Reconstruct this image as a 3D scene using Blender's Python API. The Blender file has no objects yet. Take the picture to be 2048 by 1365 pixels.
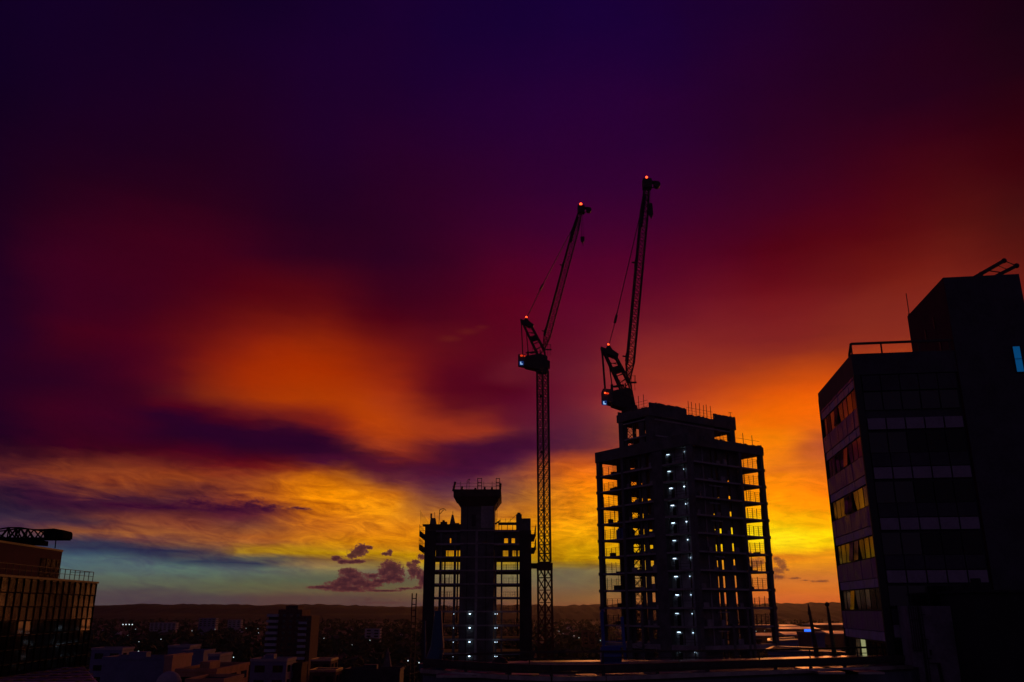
import bpy, math, random
from mathutils import Vector, Matrix
random.seed(7)
SC = bpy.context.scene
COL = SC.collection
EYE = 42.0
# ---------------------------------------------------------------- camera
cd = bpy.data.cameras.new('camera')
cam = bpy.data.objects.new('camera', cd); COL.objects.link(cam)
cd.sensor_width = 36.0; cd.lens = 36.0 * 1706 / 2048
cd.clip_start = 0.2; cd.clip_end = 30000
cam.location = (0, 0, EYE)
cam.rotation_euler = (math.radians(90 + 17.4), 0, 0)
SC.camera = cam
SC.view_settings.view_transform = 'Standard'; SC.view_settings.look = 'None'
SC.view_settings.exposure = 0; SC.view_settings.gamma = 1
SC.render.engine = 'CYCLES'
SC.cycles.max_bounces = 5; SC.cycles.use_denoising = True
SC.cycles.sample_clamp_indirect = 2.0
# ---------------------------------------------------------------- node helpers
def lin(c):
    c = c / 255.0
    return c / 12.92 if c <= 0.04045 else ((c + 0.055) / 1.055) ** 2.4
def rgb_(r, g, b): return (lin(r), lin(g), lin(b), 1.0)
class NT:
    def __init__(s, nt): s.nt = nt; nt.nodes.clear()
    def n(s, t, **k):
        nd = s.nt.nodes.new(t)
        for a, v in k.items(): setattr(nd, a, v)
        return nd
    def l(s, a, b): s.nt.links.new(a, b)
    def put(s, v, sock):
        if hasattr(v, 'is_output') or hasattr(v, 'links'): s.l(v, sock)
        else: sock.default_value = v
    def m(s, op, a, b=0.0, c=None, clamp=False):
        nd = s.n('ShaderNodeMath', operation=op, use_clamp=clamp)
        s.put(a, nd.inputs[0]); s.put(b, nd.inputs[1])
        if c is not None: s.put(c, nd.inputs[2])
        return nd.outputs[0]
    def rng(s, v, a, b, c=0.0, d=1.0, smooth=False):
        nd = s.n('ShaderNodeMapRange')
        if smooth: nd.interpolation_type = 'SMOOTHSTEP'
        s.put(v, nd.inputs[0])
        for i, q in enumerate((a, b, c, d)): nd.inputs[i + 1].default_value = q
        return nd.outputs[0]
    def mix(s, f, a, b, mode='MIX'):
        nd = s.n('ShaderNodeMixRGB', blend_type=mode)
        s.put(f, nd.inputs[0]); s.put(a, nd.inputs[1]); s.put(b, nd.inputs[2])
        return nd.outputs[0]
    def xyz(s, x, y, z):
        nd = s.n('ShaderNodeCombineXYZ')
        s.put(x, nd.inputs[0]); s.put(y, nd.inputs[1]); s.put(z, nd.inputs[2])
        return nd.outputs[0]
    def noise(s, vec, scale, detail=3.0, rough=0.5, dist=0.0):
        nd = s.n('ShaderNodeTexNoise'); s.l(vec, nd.inputs['Vector'])
        nd.inputs['Scale'].default_value = scale; nd.inputs['Detail'].default_value = detail
        nd.inputs['Roughness'].default_value = rough; nd.inputs['Distortion'].default_value = dist
        return nd.outputs['Fac']
# ---------------------------------------------------------------- sky (direction based)
SKY_ROWS = [   # colour of the dusk sky: one row per elevation, 63 azimuths from -36 to 36 degrees, red green blue
[73,61,70,73,61,70,73,61,70,73,61,70,73,61,70,73,61,70,73,61,70,73,62,70,74,62,70,74,62,70,75,62,70,75,62,69,75,62,69,76,62,69,76,62,68,77,62,68,79,62,67,84,62,62,85,62,61,85,62,61,85,62,60,85,62,60,85,62,60,86,62,60,86,62,60,86,63,60,86,63,60,87,63,60,87,63,60,90,64,60,108,71,56,120,74,52,123,75,51,126,76,51,129,77,50,133,78,50,136,78,48,141,79,47,147,80,45,155,81,43,166,83,40,176,85,37,183,86,36,188,86,36,191,85,37,193,85,36,195,87,35,195,88,34,196,89,33,197,89,33,197,89,33,196,88,34,184,80,34,165,69,34,149,59,34,137,52,34,127,45,34,120,40,34,120,40,34,120,40,34,120,40,34,120,40,34,120,40,34],
[73,63,71,73,63,71,73,63,71,73,63,71,73,63,71,73,62,71,73,62,71,73,62,71,73,62,71,73,62,71,74,62,70,74,62,70,75,62,70,75,63,69,76,63,69,76,63,69,78,63,67,84,63,62,85,62,61,85,62,61,85,62,61,85,62,60,85,62,60,85,62,60,85,63,60,86,63,60,86,63,60,86,63,60,86,63,60,88,64,60,101,72,56,108,75,52,111,76,51,114,78,51,119,79,50,123,81,49,127,82,48,132,82,46,139,84,44,150,85,42,163,87,39,175,89,37,184,90,36,189,89,37,192,88,38,195,88,38,198,89,37,199,91,35,200,92,34,200,91,34,199,90,34,196,88,34,184,81,34,166,70,34,149,60,34,138,52,34,128,45,34,120,40,34,120,40,34,120,40,34,120,40,34,120,40,34,120,40,34],
[74,64,72,74,64,72,74,64,72,74,64,72,74,64,72,74,64,72,74,64,72,74,64,72,74,64,72,74,64,71,75,64,71,75,64,71,75,65,70,76,65,70,76,65,70,76,65,69,79,64,67,84,63,62,85,63,61,85,63,61,85,63,61,85,64,61,85,65,61,87,67,60,90,69,58,94,72,58,97,74,58,100,77,59,102,78,59,103,78,57,103,78,56,105,79,54,106,80,54,110,81,53,111,83,53,115,84,51,120,85,50,125,87,47,134,88,45,146,90,42,161,92,39,176,94,36,186,95,35,192,94,36,196,94,36,199,94,36,202,95,36,204,97,34,204,98,33,203,96,33,201,93,34,196,88,34,184,80,34,166,70,34,150,60,34,138,52,34,128,45,34,120,40,34,120,40,34,120,40,34,120,40,34,120,40,34,120,40,34],
[75,66,73,75,66,73,75,66,73,75,66,73,75,66,73,75,66,73,75,66,73,76,67,73,76,67,72,77,68,72,77,68,72,77,69,71,78,70,71,81,75,71,85,84,71,88,88,69,90,87,67,91,87,66,93,87,64,95,86,63,96,85,62,97,84,61,97,83,60,97,83,59,98,83,59,100,84,60,104,85,61,107,86,62,109,87,63,111,88,63,111,88,63,112,88,63,111,88,62,109,87,62,108,86,60,111,87,58,115,89,56,121,92,53,130,94,49,144,96,45,162,99,40,179,101,36,190,102,34,196,102,33,201,102,33,204,102,32,206,104,32,208,107,32,208,107,32,206,103,32,203,97,33,197,89,34,184,80,34,167,70,34,151,60,34,139,53,34,128,46,34,120,40,34,120,40,34,120,40,34,120,40,34,120,40,34,120,40,34],
[78,88,85,78,88,85,78,88,84,78,87,84,78,86,84,78,86,84,80,86,83,82,88,82,84,90,81,86,92,81,87,93,80,88,94,79,88,94,78,88,93,77,88,93,75,88,93,73,89,93,71,90,92,69,91,92,68,92,91,67,93,90,66,93,89,65,93,88,63,93,87,62,94,87,62,98,88,62,104,90,64,109,92,66,111,93,67,113,94,68,114,95,69,114,96,69,112,95,69,108,92,68,106,91,67,107,91,64,112,92,60,119,95,55,129,97,50,144,100,46,163,103,40,180,106,36,191,107,34,196,106,34,199,106,35,202,106,36,204,108,36,206,110,36,206,110,37,205,106,36,202,98,35,197,89,34,185,80,34,168,70,34,151,61,34,139,53,34,129,46,34,120,40,34,120,40,34,120,40,34,120,40,34,120,40,34,120,40,34],
[72,92,93,73,92,92,74,91,91,74,91,90,75,91,90,75,91,89,78,92,88,81,94,87,83,95,86,85,96,86,85,97,86,86,97,85,86,96,84,86,96,83,86,96,82,86,95,80,86,95,78,86,94,76,86,93,74,85,93,73,84,92,72,84,91,70,84,89,68,85,88,66,86,88,65,92,89,65,100,91,67,108,94,69,111,96,70,112,98,72,112,100,73,112,101,74,110,100,74,106,97,73,103,95,72,105,95,69,110,96,63,118,97,56,129,99,50,144,102,45,164,106,40,182,110,37,192,111,36,194,110,38,196,108,40,198,108,42,201,110,42,203,112,42,204,112,42,203,108,40,201,99,37,197,90,34,186,80,34,169,70,34,152,61,34,139,53,34,129,46,34,120,40,34,120,40,34,120,40,34,120,40,34,120,40,34,120,40,34],
[66,92,101,66,92,101,66,92,100,66,92,100,67,92,99,67,92,99,71,94,99,75,96,99,78,98,98,82,100,99,84,102,99,85,103,99,85,104,98,85,104,97,85,104,95,85,101,92,85,98,90,85,96,87,89,97,83,93,97,79,96,97,76,96,97,74,96,96,74,96,96,75,97,96,74,101,97,74,108,100,72,113,101,71,115,102,71,114,103,72,113,103,72,112,103,73,110,102,73,107,100,73,105,99,73,107,98,71,112,99,68,120,100,63,131,102,57,148,107,50,169,112,42,190,117,36,199,119,34,201,119,35,203,117,37,204,116,38,206,118,37,208,120,37,209,120,36,208,114,35,204,103,35,198,90,34,186,80,34,169,70,34,152,61,34,140,53,34,130,47,34,120,40,34,120,40,34,120,40,34,120,40,34,120,40,34,120,40,34],
[70,88,105,70,89,105,70,89,105,69,90,105,69,90,104,68,90,104,70,93,105,73,96,105,75,98,105,78,100,104,81,102,104,82,102,104,80,100,102,79,99,100,80,99,98,81,97,97,82,95,95,83,95,92,91,97,87,103,100,82,113,103,77,117,105,76,118,107,77,118,108,80,118,109,81,121,111,79,125,112,75,127,113,71,126,112,69,121,109,68,116,106,67,112,104,67,112,104,69,111,103,71,111,103,72,113,103,72,118,104,70,126,106,67,138,109,61,156,114,53,179,121,43,201,128,33,211,131,30,213,130,30,214,128,29,216,127,29,217,129,29,219,131,28,220,131,28,216,123,29,209,107,32,199,91,34,185,79,34,169,70,34,153,62,34,140,54,34,130,47,34,120,40,34,120,40,34,120,40,34,120,40,34,120,40,34,120,40,34],
[58,70,93,61,74,96,63,76,98,65,79,100,67,81,101,68,83,102,70,88,105,71,92,106,72,94,106,73,94,104,74,94,102,74,90,99,65,80,92,55,69,85,49,60,79,46,53,76,44,49,74,43,47,73,81,71,72,120,96,71,141,112,72,145,118,71,140,117,67,139,116,61,141,116,56,146,119,52,154,124,48,158,125,44,157,124,43,150,120,42,142,116,41,137,113,41,138,114,41,141,115,42,138,110,38,125,96,28,128,98,28,149,114,34,166,124,35,181,130,32,200,137,29,217,143,27,226,146,25,228,144,24,229,141,21,231,139,19,234,142,18,236,145,19,237,146,20,230,134,23,215,113,29,200,93,33,185,78,34,168,69,34,153,62,34,142,55,34,134,49,33,129,46,32,135,50,30,142,55,29,151,61,26,160,67,24,171,74,21],
[44,50,77,44,50,78,45,52,79,46,54,81,47,56,83,49,59,85,51,64,89,53,70,94,54,72,95,53,70,92,51,63,86,48,55,79,49,52,74,69,66,75,71,67,75,69,65,74,68,64,73,81,74,70,94,84,69,111,88,59,117,82,47,121,84,45,124,86,42,127,87,38,139,97,33,164,119,23,185,135,13,190,137,9,191,138,7,187,135,7,177,128,10,171,124,11,170,124,9,165,121,5,168,122,4,169,123,3,181,131,3,192,138,4,196,140,6,205,145,9,219,153,13,232,160,17,239,163,18,240,160,16,233,145,15,215,118,21,217,120,21,220,124,20,230,139,17,239,152,15,232,141,18,222,129,21,214,121,20,207,109,19,202,96,17,202,95,15,206,97,13,211,101,11,220,106,9,228,112,7,235,116,5,239,119,4,240,120,4],
[56,50,75,54,50,75,52,50,75,50,50,76,48,50,76,47,50,76,49,53,78,45,51,77,42,46,74,41,45,73,40,44,72,41,44,72,42,45,72,50,48,70,72,56,65,96,68,58,143,102,34,160,116,24,166,122,21,178,133,14,186,140,9,189,142,8,190,142,7,190,140,6,191,139,6,192,139,5,193,139,5,193,139,4,192,137,5,188,132,7,179,124,10,176,122,10,179,126,8,186,132,4,192,138,1,196,142,0,198,143,1,199,144,2,201,146,3,211,153,3,226,164,4,240,175,6,246,180,6,247,180,5,248,182,6,250,190,9,250,193,11,240,171,11,230,148,13,238,161,8,253,186,1,254,188,1,252,178,1,247,151,2,241,125,4,240,120,4,240,120,4,240,120,4,240,120,4,240,120,4,240,120,4,240,120,4,240,120,4],
[63,49,72,63,49,72,62,49,73,61,50,73,60,50,74,61,50,74,68,53,72,54,49,72,44,45,72,45,45,71,56,48,68,76,54,62,95,61,57,103,65,56,111,69,54,117,70,53,140,91,38,161,111,24,169,119,18,169,118,19,177,122,17,177,118,19,173,112,24,184,120,17,191,123,13,189,118,15,188,116,15,187,115,16,185,114,15,182,115,14,180,117,12,181,120,10,185,126,7,191,134,4,198,141,1,202,146,0,204,147,0,205,148,1,207,151,2,217,160,2,231,174,1,245,188,0,251,194,0,252,196,1,252,202,5,253,212,12,254,218,17,254,211,11,254,204,3,254,202,0,255,199,0,255,194,0,253,179,1,247,152,2,241,126,4,240,120,4,240,120,4,240,120,4,240,120,4,240,120,4,240,120,4,240,120,4,240,120,4],
[67,45,67,67,46,68,66,47,69,66,47,69,65,48,70,66,49,70,75,52,68,81,55,66,87,57,63,97,58,59,105,58,57,109,60,56,112,62,55,125,70,51,143,80,45,152,83,43,154,85,43,156,86,42,161,90,39,175,103,30,190,118,19,201,127,11,205,128,9,206,126,9,206,124,9,205,122,9,203,121,10,202,120,10,200,120,9,198,121,9,196,123,8,196,127,6,200,132,5,206,139,3,212,146,1,215,151,1,217,153,1,218,156,2,220,160,3,227,170,3,239,184,3,250,197,2,254,205,3,254,209,4,254,214,8,255,220,16,255,224,20,255,219,13,255,213,3,255,208,0,255,203,0,255,195,0,253,178,1,247,151,2,241,126,4,240,120,4,240,120,4,240,120,4,240,120,4,240,120,4,240,120,4,240,120,4,240,120,4],
[65,41,63,66,42,64,67,43,64,67,43,65,67,44,66,69,45,66,78,50,64,122,70,52,138,77,48,142,79,46,145,80,45,147,80,44,148,81,44,149,82,44,151,82,44,152,82,42,157,83,39,165,86,35,176,95,31,188,105,26,198,114,21,205,119,17,211,123,14,215,126,10,218,127,8,217,128,8,214,126,7,211,123,7,210,123,7,209,126,6,208,129,5,208,132,4,212,137,3,217,143,3,223,149,2,226,154,2,227,157,3,228,160,4,229,165,4,235,175,4,243,187,4,251,200,4,255,208,4,255,213,5,255,217,8,255,220,13,255,221,15,255,217,10,255,209,2,255,203,0,255,197,0,255,189,0,253,174,0,247,149,2,242,126,4,240,120,4,240,120,4,240,120,4,240,120,4,240,120,4,240,120,4,240,120,4,240,120,4],
[52,34,59,55,36,59,58,37,60,60,38,61,62,39,62,66,41,62,75,45,61,85,49,59,97,54,56,112,59,51,125,64,46,130,67,44,133,68,43,136,68,43,139,70,43,138,72,43,138,74,42,144,76,40,160,85,35,179,97,29,195,107,24,206,115,21,214,122,18,221,127,16,225,131,13,225,132,12,220,129,10,215,126,8,214,126,7,213,128,6,212,129,6,211,132,6,214,137,5,220,142,5,226,148,4,230,153,4,231,156,4,231,159,4,233,164,4,237,173,4,245,184,3,252,195,3,255,202,2,255,207,3,255,211,4,255,213,6,255,213,7,255,206,4,255,198,1,255,191,0,255,186,0,255,179,0,253,167,0,248,146,2,242,126,4,240,120,4,240,120,4,240,120,4,240,120,4,240,120,4,240,120,4,240,120,4,240,120,4],
[41,28,54,43,30,55,45,31,56,47,32,57,49,33,58,53,34,58,54,34,57,58,36,57,63,38,56,77,43,53,115,57,45,123,60,43,126,60,42,127,60,42,127,60,42,122,61,45,119,62,46,123,64,45,144,76,39,170,90,31,193,103,24,208,113,22,218,123,21,225,131,19,230,135,17,228,134,16,221,130,15,220,130,12,220,131,10,217,130,9,214,130,9,212,131,9,216,135,8,222,140,7,228,145,6,232,149,5,233,153,5,233,156,5,235,161,4,239,168,3,246,178,2,252,188,1,255,194,0,255,199,0,255,201,1,255,202,1,254,190,1,253,178,0,253,175,0,254,174,0,254,173,0,253,166,0,251,156,0,246,139,2,241,125,3,240,120,4,240,120,4,240,120,4,240,120,4,240,120,4,240,120,4,240,120,4,240,120,4],
[39,25,50,39,25,51,39,26,52,40,27,53,40,28,54,44,29,54,49,31,55,55,32,54,68,36,50,88,42,46,102,47,43,108,49,42,111,50,41,113,50,41,112,50,42,106,47,45,102,45,47,107,49,45,133,65,39,169,86,29,197,104,21,213,116,19,224,127,18,231,135,17,233,138,16,225,133,18,212,124,22,215,127,18,217,129,15,214,129,15,212,129,14,212,129,13,216,132,11,223,137,9,229,142,7,233,147,6,234,150,5,235,153,5,236,157,4,240,164,3,246,172,2,252,180,1,255,186,0,255,189,0,255,190,0,254,184,0,255,184,0,255,177,0,255,168,0,254,161,0,251,155,0,247,149,0,245,141,0,242,130,2,240,123,3,240,120,4,240,120,4,240,120,4,240,120,4,240,120,4,240,120,4,240,120,4,240,120,4],
[38,22,45,38,23,46,38,23,47,38,24,48,38,24,49,41,25,50,48,25,49,55,25,47,62,26,46,70,28,44,81,32,43,89,36,42,93,38,41,94,38,40,93,36,41,87,29,44,84,25,46,93,33,44,128,57,36,172,86,24,204,110,15,221,123,13,230,133,13,235,139,13,234,140,14,216,128,21,191,112,29,197,116,27,202,119,25,204,121,23,207,123,20,209,126,17,215,130,14,222,135,11,230,140,8,233,144,6,234,146,5,235,149,5,236,152,4,239,158,3,246,165,2,252,172,1,255,176,0,255,177,0,255,177,0,255,175,0,255,170,0,255,161,0,255,152,0,254,145,0,248,139,0,243,134,0,240,129,0,240,124,2,240,121,3,240,120,4,240,120,4,240,120,4,240,120,4,240,120,4,240,120,4,240,120,4,240,120,4],
[43,22,44,40,22,44,39,22,44,38,22,44,38,22,45,42,21,46,50,17,46,53,17,45,55,16,45,57,17,44,60,18,44,62,18,43,63,19,43,64,19,43,66,19,43,64,16,44,65,16,44,72,21,42,122,52,33,182,93,18,214,117,9,228,129,8,234,137,9,237,141,10,233,140,12,202,119,25,168,97,37,176,102,36,182,106,35,188,109,32,197,115,27,204,121,22,212,126,18,221,131,13,230,137,8,234,141,6,235,143,5,235,144,5,236,147,4,239,152,3,245,158,2,252,164,1,255,168,0,255,167,0,255,165,0,255,163,0,255,158,0,255,149,0,255,141,0,253,134,0,247,130,1,242,127,1,240,125,1,240,123,2,240,121,4,240,120,4,240,120,4,240,120,4,240,120,4,240,120,4,240,120,4,239,118,4,239,117,5],
[63,24,44,59,23,44,56,23,44,52,22,44,49,22,44,51,20,44,54,16,44,55,16,44,56,16,44,58,18,44,61,21,44,66,25,44,72,28,44,78,30,43,92,35,40,102,38,39,119,45,35,141,60,29,177,87,18,210,113,8,229,127,3,234,132,4,235,136,6,235,138,9,228,134,13,180,103,32,145,81,45,146,82,47,147,82,48,155,88,45,170,97,38,184,106,32,199,115,25,215,124,16,230,133,9,237,138,5,238,140,5,237,141,4,237,143,4,240,147,3,245,152,2,250,156,1,253,158,1,254,157,0,255,155,0,255,152,0,255,146,0,255,138,1,254,131,2,252,126,2,247,124,3,242,122,3,240,121,4,240,120,4,239,119,4,239,118,5,238,116,5,238,114,5,237,112,6,237,110,7,236,108,7,234,105,8,233,103,9],
[78,28,39,75,27,41,72,26,42,69,25,43,67,24,44,71,27,43,74,27,42,85,33,41,99,41,38,110,47,35,115,49,34,117,49,33,103,43,36,97,39,37,104,42,37,121,50,33,143,63,28,173,83,19,202,105,10,223,122,4,232,129,1,233,131,2,230,130,5,226,127,10,213,118,17,164,89,36,132,69,49,114,59,57,107,56,60,114,63,57,130,74,51,149,86,43,173,99,33,203,114,20,231,128,9,243,136,4,243,138,4,241,139,4,240,141,4,241,143,4,244,146,3,248,149,2,250,150,2,252,149,1,254,147,0,255,143,0,255,138,1,253,131,3,251,124,6,248,120,7,244,116,7,239,113,7,236,110,7,235,108,7,234,107,7,233,105,8,232,103,9,231,101,9,230,100,10,227,98,11,224,97,12,220,95,14,215,94,15],
[78,27,33,81,28,34,81,29,35,81,29,37,80,29,38,105,41,34,126,52,31,129,54,30,133,56,30,137,57,29,139,59,28,139,59,27,138,59,26,137,58,26,135,56,27,136,57,29,142,61,28,164,77,22,192,97,13,212,113,5,221,121,2,218,120,5,206,113,12,189,102,21,161,82,33,129,62,44,104,46,52,88,37,58,87,38,61,97,47,61,116,61,57,136,74,50,164,89,38,199,108,24,230,124,10,245,132,5,244,133,5,243,134,5,242,134,5,242,135,5,244,137,4,246,139,4,249,139,4,251,139,3,253,139,2,254,138,2,253,134,3,250,128,8,246,122,12,241,116,14,236,109,14,232,103,12,229,99,11,228,98,11,228,97,12,226,96,13,223,95,14,217,94,15,210,93,17,207,92,18,203,91,19,201,90,20,200,90,20],
[54,12,29,60,15,30,66,19,31,71,22,31,76,25,32,84,29,32,98,37,30,112,45,29,119,48,29,126,52,29,132,54,28,130,53,27,129,50,25,128,49,24,129,47,25,128,45,26,130,47,27,140,56,25,162,74,18,183,90,10,192,99,7,184,96,13,159,82,25,114,49,40,96,35,46,88,29,48,81,24,50,75,20,53,76,23,55,84,30,57,107,50,57,133,68,53,161,83,42,197,101,27,229,118,13,244,125,7,244,125,7,243,124,7,242,124,7,242,124,7,243,126,7,245,128,7,246,130,6,248,131,5,250,133,5,250,133,5,248,130,8,242,123,14,234,115,19,228,108,21,224,101,20,223,96,18,223,93,17,222,92,18,221,91,19,220,91,19,214,90,20,206,90,20,200,90,20,200,90,20,200,90,20,200,90,20,200,90,20],
[39,3,28,41,4,28,43,5,28,46,7,28,51,10,29,59,12,28,69,16,27,79,21,27,89,27,26,99,32,27,106,36,27,106,35,27,100,30,27,96,26,26,96,22,25,99,18,24,102,17,23,108,22,22,121,35,21,129,46,20,128,50,22,118,46,27,88,25,38,78,17,43,78,17,43,80,18,44,78,16,45,73,14,47,69,13,49,71,14,50,81,24,53,108,47,54,143,66,46,180,85,33,215,101,20,231,109,15,231,110,15,230,109,16,229,109,17,230,111,16,232,115,14,235,120,11,237,124,9,240,126,9,243,129,10,236,122,16,220,108,23,215,104,25,211,100,27,209,97,28,211,93,26,216,91,23,220,90,20,220,90,20,220,90,20,220,90,20,214,90,20,206,90,20,200,90,20,200,90,20,200,90,20,200,90,20,200,90,20],
[34,0,30,35,1,30,36,1,29,37,2,29,38,3,28,45,2,27,50,1,27,54,0,26,59,2,25,65,5,25,72,9,24,78,11,25,80,11,25,79,10,26,78,8,25,76,5,25,77,3,24,79,4,23,82,10,26,76,12,36,69,10,41,66,9,41,70,10,40,76,13,38,84,16,37,89,19,36,84,16,39,74,12,43,67,9,46,65,9,48,66,10,49,76,21,53,110,43,50,148,61,40,183,78,31,201,87,27,204,90,28,205,90,28,207,92,29,211,97,27,217,105,22,224,113,16,229,119,12,235,123,11,239,126,13,241,127,14,237,122,17,224,111,22,207,98,30,199,89,34,202,87,31,212,88,25,220,90,20,220,90,20,220,90,20,220,90,20,215,90,20,207,90,20,200,90,20,200,90,20,200,90,20,200,90,20,200,90,20],
[34,0,30,34,0,30,34,0,30,34,0,30,34,0,30,42,0,29,49,0,28,54,0,27,55,0,26,56,0,26,57,0,25,58,0,25,63,0,25,66,0,26,64,0,27,59,1,28,54,1,30,51,1,31,46,1,33,44,2,36,44,2,37,47,3,37,59,8,35,83,19,32,114,31,28,114,31,29,96,22,34,75,12,40,65,8,44,63,7,47,63,7,48,65,10,50,84,24,51,110,38,46,135,51,42,151,60,39,160,65,39,169,70,38,179,75,37,190,83,33,202,94,26,214,105,18,224,114,13,233,120,11,241,125,9,245,127,9,229,114,18,201,94,32,190,85,38,185,80,40,195,83,35,210,87,26,220,90,20,220,90,20,220,90,20,220,90,20,215,90,20,208,90,20,200,90,20,202,90,19,204,92,18,208,93,16,213,95,14],
[36,0,30,35,0,30,35,0,30,34,0,30,34,0,30,42,0,29,50,0,28,54,0,28,54,0,28,54,0,29,54,0,29,50,0,30,47,0,30,47,0,31,46,0,31,44,0,32,40,0,34,40,0,35,38,0,36,39,0,36,40,1,36,49,5,34,84,20,31,141,46,26,149,50,25,137,43,26,106,27,32,78,14,39,65,8,43,61,6,44,60,6,45,61,6,46,64,9,47,74,18,51,83,26,51,95,34,50,112,42,49,132,52,46,153,62,42,171,73,36,189,86,29,205,99,21,219,109,15,231,117,11,242,124,7,247,127,5,242,123,8,197,91,32,180,78,42,179,77,43,195,82,36,211,87,26,220,90,20,220,90,20,220,90,20,222,91,19,219,92,17,215,93,16,213,95,14,217,96,12,221,98,9,225,99,7,229,100,5],
[37,0,30,37,0,30,36,0,30,36,0,30,36,0,30,45,0,29,53,0,28,57,0,28,56,0,29,55,0,30,54,0,30,48,0,32,41,0,33,36,0,34,36,0,35,38,0,35,38,0,36,39,0,36,40,0,36,41,1,35,48,3,34,79,15,31,134,41,24,154,52,22,158,54,21,148,48,22,108,29,32,86,18,38,70,11,42,66,9,43,64,8,44,63,8,44,63,8,45,67,13,49,76,22,52,88,29,52,103,38,50,124,50,46,145,62,42,163,74,37,181,85,30,199,95,23,214,104,18,228,113,12,239,121,5,246,126,1,243,124,3,228,111,14,201,90,31,189,81,38,202,85,32,217,91,22,226,94,17,229,95,15,231,96,13,233,97,11,232,98,9,230,99,8,228,100,6,230,100,4,230,99,4,229,98,4,227,95,4],
[38,0,30,38,0,30,37,0,30,37,0,30,38,0,30,46,0,29,54,0,28,58,0,28,58,0,29,58,0,30,57,0,30,52,0,31,41,0,34,38,0,36,39,0,36,39,0,36,40,1,35,43,1,35,49,3,34,67,8,31,96,18,27,125,31,22,154,49,18,168,57,14,170,58,14,165,55,17,147,47,24,137,42,28,125,37,32,111,32,36,96,26,39,80,18,43,70,13,45,78,19,48,83,24,52,88,28,52,102,38,50,121,51,46,142,65,42,160,75,37,178,84,32,195,91,27,210,98,21,224,106,15,236,115,6,243,120,0,243,119,0,235,110,8,225,100,16,223,95,20,226,96,18,235,99,12,240,101,8,242,102,7,242,101,6,241,100,4,238,100,4,234,98,4,229,97,4,226,94,4,223,91,4,219,88,4,215,85,4],
[38,0,30,38,0,30,38,0,30,38,0,30,39,0,30,45,0,29,52,0,28,56,0,28,57,0,29,57,0,29,53,0,31,41,0,35,40,0,35,45,0,34,60,1,30,66,2,28,72,5,27,79,11,27,99,20,24,113,24,22,119,27,22,143,40,17,170,56,11,177,61,10,174,59,12,166,56,17,161,53,21,157,51,23,154,49,25,151,49,26,146,47,28,115,35,37,90,24,44,90,25,48,88,24,50,91,27,51,105,37,50,124,50,48,145,63,45,162,72,42,178,79,38,194,84,32,208,90,26,220,96,19,231,103,9,239,108,2,242,109,0,242,106,2,241,103,5,243,103,7,245,104,5,246,104,4,246,104,4,245,102,4,241,99,4,237,95,4,231,92,4,225,89,4,218,86,4,214,84,4,211,81,4,208,78,4,205,76,5],
[37,0,30,37,0,30,38,0,30,38,0,30,39,0,30,44,0,29,49,0,28,52,0,28,54,0,28,55,0,29,59,1,28,71,2,26,74,2,25,75,3,25,82,9,24,101,20,23,110,25,22,116,28,21,120,29,20,124,30,19,134,35,17,162,50,9,179,61,6,180,62,8,173,59,13,165,55,18,158,51,21,149,46,23,144,44,25,142,43,26,125,34,31,99,21,39,94,20,43,92,20,46,92,23,48,97,28,50,111,37,50,131,48,50,150,59,49,166,67,47,180,72,43,192,77,37,204,82,30,215,87,22,225,92,12,233,97,4,238,99,0,242,100,0,245,101,2,246,102,4,246,101,4,244,99,4,242,98,4,238,95,4,233,90,4,226,85,4,220,82,4,214,80,4,208,78,5,204,76,5,202,73,6,199,71,7,195,69,8],
[36,0,30,36,0,30,36,0,30,36,0,30,37,0,30,40,0,30,43,0,30,47,0,29,52,0,29,54,0,28,60,2,27,78,11,25,96,20,23,124,35,16,135,40,14,146,44,11,159,49,6,165,52,4,168,54,3,169,55,3,171,56,2,174,57,3,175,58,5,171,56,13,166,53,16,151,46,18,125,31,21,102,18,25,93,12,27,90,10,29,88,7,31,86,5,34,87,7,37,91,12,40,96,18,43,104,25,45,117,32,46,133,41,47,149,49,46,161,55,44,171,59,39,179,63,33,187,67,27,196,72,21,206,77,15,215,82,9,222,85,6,225,87,5,227,87,5,228,87,4,226,86,5,224,85,5,221,83,5,217,81,6,212,78,6,207,75,7,202,74,8,196,70,9,189,66,10,184,62,11,179,60,12,174,57,13,167,54,14],
[38,0,32,38,0,32,37,0,31,37,0,31,40,0,30,43,0,29,46,0,29,49,0,29,54,0,29,60,0,28,69,2,27,80,6,25,94,13,22,119,27,15,135,34,11,150,40,7,163,45,3,166,47,2,167,49,1,168,49,0,168,50,1,166,50,3,164,49,7,160,46,11,149,39,14,126,26,19,101,13,23,86,4,26,82,2,27,82,1,27,81,1,27,81,1,28,83,3,31,89,8,36,97,15,40,106,21,42,118,28,42,131,35,41,144,42,39,153,48,37,159,51,34,165,53,30,170,56,26,177,60,23,184,65,19,190,69,16,195,71,14,199,73,12,203,75,10,204,76,9,203,75,9,199,73,10,194,72,11,191,70,12,187,69,13,183,67,14,178,64,15,169,58,16,157,51,17,148,45,18,140,42,19,133,39,20,126,36,21],
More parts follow.
